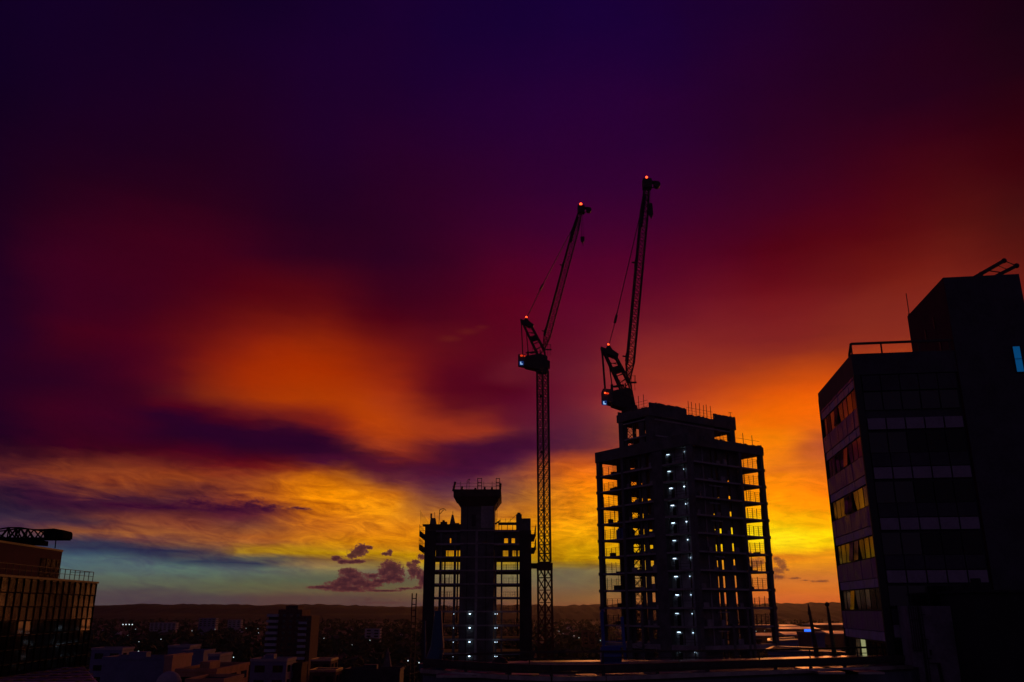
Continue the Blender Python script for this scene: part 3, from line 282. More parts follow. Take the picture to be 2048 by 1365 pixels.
# ---------------------------------------------------------------- geometry helpers
F_ = 1706.0; TH = math.radians(17.4)
def ray(px, py):
    xc = (px - 1024) / F_; yc = (682.5 - py) / F_
    Y = math.cos(TH) - yc * math.sin(TH)
    return xc / Y, (math.sin(TH) + yc * math.cos(TH)) / Y      # X/Y and (Z-EYE)/Y
def at(px, py, Y):
    a, t = ray(px, py); return Vector((a * Y, Y, EYE + t * Y))
def onz(px, py, z):                                            # z above the eye level
    a, t = ray(px, py); Y = z / t; return Vector((a * Y, Y, EYE + z))
class MB:
    def __init__(s): s.v = []; s.f = []
    def hexa(s, pts):
        k = len(s.v); s.v += [tuple(p) for p in pts]
        for f in ((0, 3, 2, 1), (4, 5, 6, 7), (0, 1, 5, 4), (1, 2, 6, 5), (2, 3, 7, 6), (3, 0, 4, 7)): s.f.append(tuple(k + i for i in f))
        return s
    def box(s, x0, x1, y0, y1, z0, z1, fr=None):
        P = [(x0, y0, z0), (x1, y0, z0), (x1, y1, z0), (x0, y1, z0), (x0, y0, z1), (x1, y0, z1), (x1, y1, z1), (x0, y1, z1)]
        return s.hexa([fr(*p) if fr else p for p in P])
    def beam(s, p, q, w, h=None, up=None):
        p, q = Vector(p), Vector(q); h = h or w; d = (q - p)
        if d.length < 1e-6: return s
        d.normalize(); up = Vector(up) if up else (Vector((0, 0, 1)) if abs(d.z) < .95 else Vector((0, 1, 0)))
        a = d.cross(up).normalized() * (w / 2); b = a.cross(d).normalized() * (h / 2)
        return s.hexa([p - a - b, p + a - b, p + a + b, p - a + b, q - a - b, q + a - b, q + a + b, q - a + b])
    def cyl(s, p, q, r0, r1=None, n=10):
        p, q = Vector(p), Vector(q); r1 = r0 if r1 is None else r1; d = (q - p).normalized()
        up = Vector((0, 0, 1)) if abs(d.z) < .95 else Vector((0, 1, 0))
        a = d.cross(up).normalized(); b = a.cross(d); k = len(s.v)
        for c, r in ((p, r0), (q, r1)):
            for i in range(n):
                t = 2 * math.pi * i / n; s.v.append(tuple(c + (a * math.cos(t) + b * math.sin(t)) * r))
        for i in range(n): j = (i + 1) % n; s.f.append((k + i, k + j, k + n + j, k + n + i))
        s.f.append(tuple(k + i for i in range(n))[::-1]); s.f.append(tuple(k + n + i for i in range(n)))
        return s
    def prism(s, poly, z0, z1, fr=None, poly1=None):
        k = len(s.v); n = len(poly); poly1 = poly1 or poly
        for pl, z in ((poly, z0), (poly1, z1)):
            for p in pl: s.v.append(tuple(fr(p[0], p[1], z) if fr else (p[0], p[1], z)))
        for i in range(n): j = (i + 1) % n; s.f.append((k + i, k + j, k + n + j, k + n + i))
        s.f.append(tuple(k + i for i in range(n))[::-1]); s.f.append(tuple(k + n + i for i in range(n)))
        return s
    def quad(s, *p):
        k = len(s.v); s.v += [tuple(q) for q in p]; s.f.append(tuple(range(k, k + len(p)))); return s
    def ball(s, c, r, nu=8, nv=5, sz=1.0):
        k = len(s.v); c = Vector(c); s.v.append((c.x, c.y, c.z - r * sz))
        for j in range(1, nv):
            t = math.pi * j / nv
            for i in range(nu):
                a = 2 * math.pi * i / nu
                s.v.append((c.x + r * math.sin(t) * math.cos(a), c.y + r * math.sin(t) * math.sin(a), c.z - r * sz * math.cos(t)))
        s.v.append((c.x, c.y, c.z + r * sz)); top = len(s.v) - 1
        for i in range(nu):
            j = (i + 1) % nu; s.f.append((k, k + 1 + j, k + 1 + i)); s.f.append((top, k + 1 + (nv - 2) * nu + i, k + 1 + (nv - 2) * nu + j))
        for q in range(nv - 2):
            for i in range(nu):
                j = (i + 1) % nu; a = k + 1 + q * nu; s.f.append((a + i, a + j, a + nu + j, a + nu + i))
        return s
    def lattice(s, p, q, w, side, chord, brace, bay, w1=None, h=None, tri=False):
        """four (or three) chord truss from p to q; side = horizontal width direction"""
        p, q = Vector(p), Vector(q); d = (q - p); L = d.length; d.normalize()
        a = (Vector(side) - d * d.dot(Vector(side))).normalized(); b = d.cross(a).normalized()
        w1 = w1 or w; h = h or w; n = max(1, round(L / bay))
        def ring(t):
            c = p + (q - p) * t; r = (w + (w1 - w) * t) / 2; hh = h / 2 * (r * 2 / w)
            if tri: return [c - a * r - b * hh, c + a * r - b * hh, c + b * hh]
            return [c - a * r - b * hh, c + a * r - b * hh, c + a * r + b * hh, c - a * r + b * hh]
        R0 = ring(0); R1 = ring(1); m = len(R0)
        for i in range(m): s.beam(R0[i], R1[i], chord)
        for k in range(n):
            A = ring(k / n); B = ring((k + 1) / n)
            for i in range(m):
                j = (i + 1) % m
                s.beam(A[i], A[j], brace)
                if tri: s.beam(A[i] if k % 2 else A[j], B[j] if k % 2 else B[i], brace)
                else: s.beam(A[i], B[j], brace); s.beam(A[j], B[i], brace)
        return s
    def build(s, name, m, parent=None, smooth=False):
        me = bpy.data.meshes.new(name); off = Vector(parent['_w']) if parent is not None else Vector((0, 0, 0))
        me.from_pydata([tuple(Vector(v) - off) for v in s.v], [], s.f); me.update()
        me.materials.append(m)
        if smooth:
            for p in me.polygons: p.use_smooth = True
        o = bpy.data.objects.new(name, me); COL.objects.link(o)
        if parent is not None:
            o.parent = parent; o['_w'] = tuple(off)
        else: o['_w'] = (0, 0, 0)
        return o
def tag(o, label=None, cat=None, group=None, kind=None):
    if label: o['label'] = label
    if cat: o['category'] = cat
    if group: o['group'] = group
    if kind: o['kind'] = kind
    return o
def thing(name, loc, label, cat, group=None):
    o = bpy.data.objects.new(name, None); COL.objects.link(o); o.empty_display_size = .5
    o.location = loc; o['_w'] = tuple(loc)
    return tag(o, label, cat, group)
def copy_thing(o, loc, label=None, parent=None):
    c = o.copy(); COL.objects.link(c)
    if parent is not None: c.parent = parent
    else:
        c.location = loc
        if label: c['label'] = label
    for ch in list(o.children): copy_thing(ch, None, None, c)
    return c
def single(mb, name, m, base, label, cat, group=None):
    off = Vector(base); mb.v = [tuple(Vector(v) - off) for v in mb.v]
    o = mb.build(name, m); o.location = off
    return tag(o, label, cat, group)
# ================================================================ GROUND AND HILLS
gm = MB(); gm.quad((-6900, -50, 0), (6900, -50, 0), (6900, 7100, 0), (-6900, 7100, 0))
GROUND = mat('dark town ground', (.045, .035, .03), .8, vary=.7, scale=.012)
tag(gm.build('ground', GROUND), kind='structure')
def hills(name, y0, y1, hfun, seed):
    rnd = random.Random(seed); b = MB(); nx = 420; ny = 4
    xs = [-5200 + 10400 * i / nx for i in range(nx + 1)]
    for j in range(ny + 1):
        for i, x in enumerate(xs):
            k = math.sin(math.pi / 2 * min(1, j / 2)) if j < 3 else 1 - (j - 2) * .4
            h = hfun(x) * k
            if 1 <= j <= 3: h += rnd.uniform(0, 10)
            b.v.append((x, y0 + (y1 - y0) * j / ny, max(.02, h) if j else .02))
    for j in range(ny):
        for i in range(nx):
            a = j * (nx + 1) + i; b.f.append((a, a + 1, a + nx + 2, a + nx + 1))
    tag(b.build(name, mat('dark wooded hillside', (.006, .006, .008), .98, vary=.6, scale=.004)), kind='structure')
def hf(x):
    u = x / 5200
    base = 60 + 9 * math.sin(u * 5 + 1) + 6 * math.sin(u * 13) + 3 * math.sin(u * 31 + 2)
    return base + (18 if x > 1200 else 0) * min(1, (x - 1200) / 900 if x > 1200 else 0) - 16 * math.exp(-((x - 300) / 900) ** 2)
hills('hills', 4300, 6200, hf, 3)
hills('foothills', 3000, 4200, lambda x: 20 + 6 * math.sin(x / 700), 5)

# ================================================================ TALL CONSTRUCTION TOWER
PHI = math.radians(35.5); U = (math.cos(PHI), math.sin(PHI)); V_ = (-math.sin(PHI), math.cos(PHI))
CX, CY = 31.9, 152.0
def A(a, b, z): return (CX + U[0] * a + V_[0] * b, CY + U[1] * a + V_[1] * b, EYE + z)
def A0(a, b, zw): return A(a, b, zw - EYE)
FH = 3.15
TA = thing('construction_tower', A(10, 12, -EYE), 'tallest unfinished concrete tower with lit stairwell bays and bare floor slabs against the orange sky', 'building')
def part(mb, name, m, par, label=None):
    o = mb.build(name, m, par)
    if label: o['label'] = label
    return o
AW, AL, XA, B0, B1 = 20.2, 25.4, 24.5, 9.75, 18.5
rnd = random.Random(11)
for n in range(-12, 10):
    z = FH * n + .2; th = .32 if n > -2 else .34
    if n == -2: th = .85
    s = MB()
    P = [(0, 0), (AW, 0), (AW, B0), (XA, B0), (XA, B1), (AW, B1), (AW, AL), (0, AL)]
    if n % 1 == 0: P = [(0, 0), (AW, 0), (AW, B0 + .3), (XA - .1, B0 + .3), (XA - .1, B1 - .3), (AW, B1 - .3), (AW, AL), (0, AL)]
    s.prism(P, z - th, z, A)
    # ragged edge kicker
    part(s, 'floor_slab', CONC, TA)
for n in (10, 11):
    s = MB(); s.box(.15, XA - .15, B0 + .15, B1 - .15, FH * n + .2 - .3, FH * n + .2, A); part(s, 'floor_slab', CONC, TA)
# columns
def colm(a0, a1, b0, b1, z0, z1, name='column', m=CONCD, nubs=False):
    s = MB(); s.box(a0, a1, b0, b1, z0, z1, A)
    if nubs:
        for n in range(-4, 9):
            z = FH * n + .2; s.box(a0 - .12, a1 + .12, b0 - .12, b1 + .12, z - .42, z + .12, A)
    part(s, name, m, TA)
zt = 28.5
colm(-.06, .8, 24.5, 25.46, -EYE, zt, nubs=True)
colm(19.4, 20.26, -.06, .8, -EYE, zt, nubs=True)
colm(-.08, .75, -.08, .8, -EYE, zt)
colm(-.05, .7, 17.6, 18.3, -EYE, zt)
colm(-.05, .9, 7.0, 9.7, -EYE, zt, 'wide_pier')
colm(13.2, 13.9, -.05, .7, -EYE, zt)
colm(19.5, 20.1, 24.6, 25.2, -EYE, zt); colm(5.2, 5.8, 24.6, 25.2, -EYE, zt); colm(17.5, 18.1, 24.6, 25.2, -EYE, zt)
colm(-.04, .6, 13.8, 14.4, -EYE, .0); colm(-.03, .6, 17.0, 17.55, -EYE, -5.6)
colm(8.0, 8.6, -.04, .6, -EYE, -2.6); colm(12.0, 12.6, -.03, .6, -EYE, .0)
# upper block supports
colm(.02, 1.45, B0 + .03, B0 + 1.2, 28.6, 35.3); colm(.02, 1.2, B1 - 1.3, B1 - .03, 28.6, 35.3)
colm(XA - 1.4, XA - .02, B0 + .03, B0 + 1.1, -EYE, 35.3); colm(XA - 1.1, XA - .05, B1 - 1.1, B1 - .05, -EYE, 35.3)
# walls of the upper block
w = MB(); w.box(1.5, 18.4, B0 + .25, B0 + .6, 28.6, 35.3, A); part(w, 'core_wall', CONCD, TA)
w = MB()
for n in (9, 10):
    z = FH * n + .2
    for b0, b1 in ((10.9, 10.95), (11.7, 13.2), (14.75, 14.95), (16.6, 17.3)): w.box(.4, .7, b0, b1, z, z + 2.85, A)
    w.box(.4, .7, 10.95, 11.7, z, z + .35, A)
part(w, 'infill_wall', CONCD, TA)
# recessed stair bay wall, left infill wall, right infill wall, inner core : one wall per storey band
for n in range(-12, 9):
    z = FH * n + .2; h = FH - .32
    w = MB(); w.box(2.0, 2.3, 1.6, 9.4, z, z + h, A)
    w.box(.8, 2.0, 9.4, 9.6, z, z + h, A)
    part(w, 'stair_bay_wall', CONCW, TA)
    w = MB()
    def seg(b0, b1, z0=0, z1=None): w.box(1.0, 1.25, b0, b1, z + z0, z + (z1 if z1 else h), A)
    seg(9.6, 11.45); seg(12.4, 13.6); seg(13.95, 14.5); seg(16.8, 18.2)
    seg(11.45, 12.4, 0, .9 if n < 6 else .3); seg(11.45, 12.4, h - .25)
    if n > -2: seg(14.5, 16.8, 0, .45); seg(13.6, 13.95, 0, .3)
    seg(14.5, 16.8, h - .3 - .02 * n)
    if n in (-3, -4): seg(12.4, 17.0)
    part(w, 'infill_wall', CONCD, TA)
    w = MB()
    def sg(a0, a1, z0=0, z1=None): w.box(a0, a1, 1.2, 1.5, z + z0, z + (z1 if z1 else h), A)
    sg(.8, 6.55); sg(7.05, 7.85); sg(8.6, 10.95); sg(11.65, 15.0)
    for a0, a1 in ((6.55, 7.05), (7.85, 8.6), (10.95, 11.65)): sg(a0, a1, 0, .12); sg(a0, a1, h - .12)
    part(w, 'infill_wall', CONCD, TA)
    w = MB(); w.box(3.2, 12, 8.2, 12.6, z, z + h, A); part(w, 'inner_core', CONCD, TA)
# edge forms
def para(a0, a1, b0, b1, z0, z1, name='edge_formwork', bumps=True, m=CONCD):
    s = MB(); s.box(a0, a1, b0, b1, z0, z1, A)
    if bumps:
        long_a = (a1 - a0) > (b1 - b0); L = (a1 - a0) if long_a else (b1 - b0); t = 0
        while t < L - .3:
            q = rnd.uniform(.25, .7); hh = rnd.uniform(.03, .28); q = min(q, L - t)
            if long_a: s.box(a0 + t, a0 + t + q * .85, b0 + .03, b1 - .03, z1, z1 + hh, A)
            else: s.box(a0 + .03, a1 - .03, b0 + t, b0 + t + q * .85, z1, z1 + hh, A)
            t += q
    part(s, name, m, TA)
para(-.2, .15, -.2, AL + .2, 28.1, 30.25, bumps=False); para(.15, AW + .2, -.2, .15, 28.1, 29.7)
para(AW - .1, AW + .2, .15, AL, 28.1, 30.0); para(.15, AW, AL - .1, AL + .2, 28.1, 30.1)
para(-.22, .12, B0 - .2, B1 + .2, 35.2, 36.75); para(.12, 10.2, B0 - .2, B0 + .15, 35.2, 37.75)
para(10.2, 18.2, B0 - .2, B0 + .1, 35.2, 36.6); para(18.2, XA + .2, B0 - .2, B0 + .15, 35.2, 37.75)
para(XA - .1, XA + .2, B0 + .15, B1 + .2, 35.2, 37.5); para(.12, XA - .1, B1 - .15, B1 + .2, 35.2, 37.2)
s = MB(); s.box(.12, XA - .1, B0 + .1, B1 - .1, 35.3, 36.4, A); part(s, 'roof_deck', CONCD, TA)
# guard mesh with posts
def guard(p, q, z, h, nposts, rail=5, vert=.45, over=0.0):
    s = MB(); p, q = Vector(p), Vector(q); d = q - p
    for i in range(nposts):
        t = (i + .5) / nposts + rnd.uniform(-.12, .12) / nposts
        c = p + d * t; hh = h * rnd.uniform(.95, 1.25) + over
        s.beam(A(c.x, c.y, z), A(c.x + rnd.uniform(-.05, .05), c.y, z + hh), .10)
    for k in range(rail):
        zz = z + h * (k + 1) / rail; s.beam(A(p.x, p.y, zz), A(q.x, q.y, zz), .035 if k < rail - 1 else .05)
    L = d.length; k = 0
    while k * vert < L:
        c = p + d * (k * vert / L); s.beam(A(c.x, c.y, z), A(c.x, c.y, z + h * .92), .022); k += 1
    part(s, 'edge_guard', MESHM, TA)
for n in range(-1, 9):
    z = FH * n + .2; hh = 1.75 if n != 0 else 1.5
    guard((.25, 18.6), (.25, 24.4), z, hh * rnd.uniform(.85, 1.1), 4)
    guard((14.1, .25), (19.3, .25), z, hh * rnd.uniform(.9, 1.1), 4)
guard((18.6, B0 + .5), (23.0, B0 + .5), FH * 10 + .2, 2.2, 4)
guard((10.4, B0), (18.0, B0), 36.5, 1.7, 7, rail=3, vert=1.2, over=1.0)
guard((.0, B0 + .3), (.0, B0 + 5.5), 36.6, 1.7, 3, rail=3, vert=1.5, over=1.2)
guard((22.9, B0), (24.2, B0), 37.6, 1.2, 1, rail=1, vert=9)
guard((12.8, .0), (19.6, .0), 29.6, 1.2, 2, rail=1, vert=9, over=.9)
# blue skip on the left floor edge, blue-lit doorways and bay lights
s = MB(); s.box(.3, 3.2, 18.4, 20.6, FH * 4 + .25, FH * 4 + 1.9, A); s.box(.5, 3.0, 18.6, 20.4, FH * 4 + 1.9, FH * 4 + 2.2, A); part(s, 'storage_box', BLUE, TA)
for n in range(-4, 9):
    z = FH * n + .2
    jb = rnd.uniform(-.25, .25)
    l = MB(); l.box(1.80, 1.92, 6.7 + jb, 7.35 + jb, z + 2.05, z + 2.13, A); part(l, 'work_light', rnd.choice((LWHITE, LWHITE, LSOFT)), TA)
    f = MB(); f.box(1.78, 2.0, 6.6 + jb, 7.45 + jb, z + 2.135, z + 2.2, A); part(f, 'light_fitting', STEEL, TA)
    jc = rnd.uniform(-.2, .2)
    l = MB(); l.box(1.82, 1.92, 3.3 + jc, 3.55 + jc, z + 2.0, z + 2.1, A); part(l, 'work_light', rnd.choice((LWHITE, LSOFT)), TA)
    d = MB(); d.box(1.93, 1.99, 6.2 + jb, 7.0 + jb, z, z + 1.85, A); part(d, 'doorway', FRAME, TA)
    d = MB(); d.cyl(A(1.2, 2.6, z), A(1.2, 2.6, z + 2.8), .07); d.cyl(A(1.2, 2.72, z), A(1.2, 2.72, z + 2.8), .05)
    part(d, 'riser_pipe', STEEL, TA)
    d = MB(); d.cyl(A(1.3, 5.0, z), A(1.3, 5.0, z + 2.8), .06); part(d, 'riser_pipe', STEEL, TA)
    if n % 2 == 0:
        d = MB(); d.box(.3, .36, 1.0 + rnd.random(), 4.5, z + 1.0, z + 1.06, A); d.box(.3, .36, .9, 6.4, z + .5, z + .55, A); part(d, 'bay_rail', MESHM, TA)
# stacked materials, props and trailing cables on the floors
rc = random.Random(77)
for n in range(-2, 9):
    z = FH * n + .21
    for _ in range(3):
        a = rc.choice((rc.uniform(.6, 3.0), rc.uniform(14.5, 18.5))); b = rc.uniform(19.0, 23.5) if a < 4 else rc.uniform(.8, 5)
        s = MB(); w = rc.uniform(.4, 1.1); s.box(a, a + w, b, b + rc.uniform(.4, 1.2), z, z + rc.uniform(.25, .9), A); part(s, 'material_stack', PLY, TA)
    for _ in range(2):
        b = rc.uniform(19.2, 24.0); s = MB(); s.beam(A(2.5, b, z), A(2.5 + rc.uniform(-.05, .05), b, z + FH - .33), .07); part(s, 'prop', STEEL, TA)
        a = rc.uniform(14.6, 19.0); s = MB(); s.beam(A(a, 3.0, z), A(a, 3.0, z + FH - .33), .07); part(s, 'prop', STEEL, TA)
    for _ in range(2):
        b = rc.uniform(10, 17); s = MB(); s.box(.75, .98, b, b + rc.uniform(.5, 1.4), z, z + rc.uniform(.3, 1.1), A); part(s, 'material_stack', CONC, TA)
        a = rc.uniform(1, 12); s = MB(); s.box(a, a + rc.uniform(.5, 1.5), .8, 1.15, z, z + rc.uniform(.3, 1.2), A); part(s, 'material_stack', CONC, TA)
    s = MB(); b0 = rc.uniform(10, 16); p0 = None
    for i in range(9):
        q = Vector(A(-.12, b0 + i * .35, z - .3 - .35 * math.sin(math.pi * i / 8)))
        if p0 is not None: s.beam(p0, q, .05)
        p0 = q
    part(s, 'cable', MESHM, TA)
    s = MB()
    s.box(4.2, 4.5, 1.05, 1.19, z, z + FH - .34, A)
    part(s, 'pilaster', CONC, TA)
    if rc.random() < .6:
        s = MB(); s.box(rc.uniform(5, 6), rc.uniform(8, 9.5), .95, 1.18, z + FH - 1.0, z + FH - .75, A); part(s, 'duct', CONCW, TA)
# ================================================================ SHORTER TOWER WITH CORE
CONCX = mat('near black concrete', (.045, .04, .04), .9, vary=.5, scale=.3)  # near-black base colour for the end walls and core joints
TB = thing('construction_tower', (-8, 222, 0), 'shorter unfinished tower with a raised lift core and flared formwork platform on top', 'building')
def bb(name, m, *boxes):
    s = MB()
    for q in boxes: s.box(q[0], q[1], q[2], q[3], EYE + q[4], EYE + q[5])
    return part(s, name, m, TB)
ZB = lambda n: FH * n - .55
for n in range(-13, 7):
    z = ZB(n); bb('floor_slab', CONC, (-21.2, 4.6, 213.1, 233, z - .55 if n in (5, 6) else z - .4, z))
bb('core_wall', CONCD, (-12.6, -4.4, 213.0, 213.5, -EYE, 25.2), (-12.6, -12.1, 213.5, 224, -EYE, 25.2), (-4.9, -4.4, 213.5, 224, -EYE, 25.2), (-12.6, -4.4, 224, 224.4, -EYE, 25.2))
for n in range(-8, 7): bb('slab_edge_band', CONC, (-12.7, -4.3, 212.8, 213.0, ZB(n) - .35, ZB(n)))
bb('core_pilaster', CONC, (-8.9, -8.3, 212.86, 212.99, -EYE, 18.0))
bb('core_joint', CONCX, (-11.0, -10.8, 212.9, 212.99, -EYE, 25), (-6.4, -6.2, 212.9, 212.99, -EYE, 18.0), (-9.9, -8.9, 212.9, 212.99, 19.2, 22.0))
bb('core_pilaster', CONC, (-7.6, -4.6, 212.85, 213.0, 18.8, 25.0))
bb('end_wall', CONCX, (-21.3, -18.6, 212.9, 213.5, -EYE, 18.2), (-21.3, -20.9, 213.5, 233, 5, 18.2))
bb('end_wall', CONCX, (1.8, 4.7, 212.9, 213.6, -EYE, 18.2), (4.3, 4.7, 213.6, 233, -EYE, 18.2))
for x0, x1 in ((-17.6, -17.0), (-14.15, -13.55), (-4.2, -3.7), (-2.7, -2.3)):
    bb('column', CONCD, (x0, x1, 213.3, 213.9, -EYE, 17.7))
for x0, x1 in ((-17.9, -17.5), (-14.5, -14.1), (1.2, 1.6)): bb('column', CONCD, (x0, x1, 232.2, 232.7, -EYE, 17.7))
# infill on the upper storeys
for n, segs in ((6 - 1, ((-20.9, -15.2), (-14.9, -12.6), (-4.4, -1.9), (-1.0, -.1), (.7, 1.8))), (4, ((-18.6, -16.4), (-4.3, -2.2), (-.9, .1), (1.0, 1.3))), (3, ((-20.9, -18.6),))):
    for x0, x1 in segs: bb('infill_panel', CONCD, (x0, x1, 213.9, 214.1, ZB(n), ZB(n + 1) - .5))
for n in (4, 5):
    bb('infill_panel', CONCD, (-18.6, 1.8, 214.15, 214.3, ZB(n) + (1.5 if n == 4 else 1.2), ZB(n + 1) - .45))
# debris netting: thin vertical bars in the openings
for n in range(-1, 5):
    z = ZB(n)
    for x0, x1 in ((-17.0, -14.3), (-2.2, 1.7)):
        s = MB(); x = x0 + .2
        while x < x1:
            hh = rnd.choice((2.4, 1.3, 1.8)) if n > 1 else 1.25
            s.beam((x, 213.25, EYE + z), (x, 213.25, EYE + z + hh), .05 if rnd.random() < .7 else .12); x += rnd.uniform(.28, .6)
        for k in (.5, 1.0, 1.25): s.beam((x0, 213.25, EYE + z + k), (x1, 213.25, EYE + z + k), .04)
        part(s, 'edge_guard', MESHM, TB)
# roof deck clutter
s = MB(); s.box(-21.3, -12.6, 213, 230, EYE + 18.3, EYE + 19.7)
s.box(-14.5, -13, 213.2, 216, EYE + 19.7, EYE + 20.0); s.box(-17.6, -16.0, 213.2, 215, EYE + 19.7, EYE + 20.3); s.box(-17.1, -16.6, 213.2, 215, EYE + 20.3, EYE + 20.7)
s.box(-19.5, -18.9, 213.2, 214, EYE + 19.7, EYE + 20.2)
part(s, 'roof_formwork', PLY, TB)
s = MB(); s.prism([(-20.2, 213), (-18.6, 213), (-18.6, 215), (-20.2, 215)], EYE + 19.7, EYE + 21.2, None, [(-20.0, 213), (-18.9, 213), (-18.9, 215), (-20.0, 215)])
s.box(-20.1, -19.7, 213.2, 213.6, EYE + 21.2, EYE + 22.3); s.beam((-18.95, 213.2, EYE + 21.2), (-19.1, 213.2, EYE + 22.6), .1)
part(s, 'column_form', CONCD, TB)
s = MB(); s.prism([(-15.3, 213), (-13.9, 213), (-13.9, 214.5), (-15.3, 214.5)], EYE + 19.7, EYE + 22.0, None, [(-14.85, 213.5), (-14.45, 213.5), (-14.45, 214), (-14.85, 214)]); s.beam((-14.6, 213.8, EYE + 22), (-14.62, 213.8, EYE + 22.9), .12); part(s, 'column_form', CONCD, TB)
s = MB()
for q in ((-18.0, 19.7, -17.9, 23.3), (-17.9, 23.3, -16.9, 23.6), (-16.9, 23.6, -16.3, 23.1), (-17.9, 22.2, -16.9, 23.3)): s.beam((q[0], 214, EYE + q[1]), (q[2], 214, EYE + q[3]), .14)
part(s, 'davit', STEEL, TB)
s = MB()
for i in range(7):
    x = -22.3 + i * .32; s.beam((x, 213, EYE + 19.4), (x - .3, 213, EYE + 23.0 - i * .42), .06)
s.box(-21.9, -20.6, 213, 215, EYE + 19.3, EYE + 19.7)
part(s, 'rebar_starters', STEEL, TB)
bb('column_form', CONCD, (1.0, 2.4, 213, 214.6, 18.3, 22.1), (1.3, 2.1, 213.2, 214.4, 22.1, 22.5)); bb('column_form', CONCD, (2.4, 4.6, 213, 216, 17.8, 21.1))
s = MB(); s.box(-3.4, 1.0, 213.2, 213.6, EYE + 19.5, EYE + 20.15)
for x in (-3.3, -2.6, -1.2, .1): s.box(x, x + .15, 213.3, 213.5, EYE + 18.2, EYE + 19.5)
s.beam((-1.0, 213.4, EYE + 20.1), (1.1, 213.4, EYE + 22.0), .08); s.beam((-4.2, 213.4, EYE + 19.7), (-2.9, 213.4, EYE + 20.6), .35)
for x in (-3.9, -2.8, -1.6, -.4): s.beam((x, 213.4, EYE + 20), (x, 213.4, EYE + 21.1), .07)
s.beam((-4.2, 213.4, EYE + 20.8), (1, 213.4, EYE + 20.8), .04)
part(s, 'edge_beam_form', STEEL, TB)
# flared platform on the core
s = MB(); s.prism([(-12.7, 212.9), (-4.3, 212.9), (-4.3, 224.5), (-12.7, 224.5)], EYE + 24.0, EYE + 26.2, None, [(-14.2, 211.6), (-2.8, 211.6), (-2.8, 225.6), (-14.2, 225.6)])
s.box(-14.4, -2.7, 211.5, 225.8, EYE + 26.2, EYE + 28.0)
part(s, 'platform', PLY, TB)
s = MB()
for x in (-14.3, -12.7, -10.6, -8.4, -6.9, -4.9, -2.9): s.beam((x, 211.6, EYE + 28), (x + rnd.uniform(-.1, .1), 211.6, EYE + 29.9), .09)
for z in (28.7, 29.5): s.beam((-14.9, 211.6, EYE + z), (-2.7, 211.6, EYE + z), .06)
s.beam((-14.0, 211.6, EYE + 29.8), (-14.5, 211.6, EYE + 27.5), .5); s.beam((-2.8, 211.6, EYE + 29.4), (-2.9, 211.6, EYE + 28), .5)
for x, h in ((-12.6, .7), (-7.0, .6), (-5.2, .55), (-9.3, .4)): s.box(x, x + .5, 211.7, 212.4, EYE + 28, EYE + 28 + h)
part(s, 'platform_rail', STEEL, TB)
for x, w_ in ((-8.5, 1.0), (-3.9, .8)):
    s = MB()
    for q in (0, w_): s.beam((x + q, 211.8, EYE + 28), (x + q, 211.8, EYE + 30.8), .16)
    for z in (28.9, 29.7, 30.7): s.beam((x, 211.8, EYE + z), (x + w_, 211.8, EYE + z), .14)
    part(s, 'ladder_frame', STEEL, TB)
s = MB()
for q in ((-11.2, 28, -11.1, 30.2), (-11.1, 30.2, -10.4, 30.6), (-10.9, 29.6, -10.4, 30.5)): s.beam((q[0], 211.8, EYE + q[1]), (q[2], 211.8, EYE + q[3]), .12)
part(s, 'davit', STEEL, TB)
s = MB()
for x in (-4.1, -3.7): s.beam((x, 212.8, EYE + 18), (x, 212.8, EYE + 25.6), .12)
s.beam((-3.9, 212.5, EYE + 23.5), (-2.9, 212.5, EYE + 25.9), .12); s.beam((-3.7, 212.5, EYE + 24.3), (-3.2, 212.5, EYE + 25.9), .1)
part(s, 'strut', STEEL, TB)
# outrigger guard platforms
for x0, x1, sg_ in ((-22.6, -21.3, -1), (4.7, 5.8, 1)):
    for z in (16.9, 13.7):
        s = MB(); xi = x1 if sg_ < 0 else x0; xo = x0 if sg_ < 0 else x1
        s.prism([(min(xi, xo), EYE + z), (max(xi, xo), EYE + z), (max(xi, xo), EYE + z + .4), (min(xi, xo), EYE + z + .4)], 212.8, 232, lambda a, b, c: (a, c, b))
        s.beam((xi, 213, EYE + z - 1.0), (xo, 213, EYE + z), .25)
        s.box(min(xo, xo - sg_ * .3), max(xo, xo - sg_ * .3), 212.9, 231, EYE + z + .4, EYE + z + (1.1 if sg_ < 0 else .9))
        for y in (213, 216, 219, 222): s.beam((xo, y, EYE + z), (xo + sg_ * .05, y, EYE + z + 2.7), .09)
        for k in (1.3, 2.2): s.beam((xo, 213, EYE + z + k), (xo, 231, EYE + z + k), .05); s.beam((xi, 213, EYE + z + k), (xo, 213, EYE + z + k), .05)
        part(s, 'outrigger_platform', STEEL, TB)
for n in range(-4, 0):
    z = ZB(n)
    for x, sz in ((-10.0, .2), (-13.8, .06), (-4.0, .07), (-3.5, .05)):
        if x > -5 and n == -1: pass
        l = MB(); l.box(x - sz, x + sz, 212.45, 212.6, EYE + z + 2.35, EYE + z + 2.35 + (.18 if sz > .15 else .12)); part(l, 'work_light', LSOFT if x < -12 else LWHITE, TB)
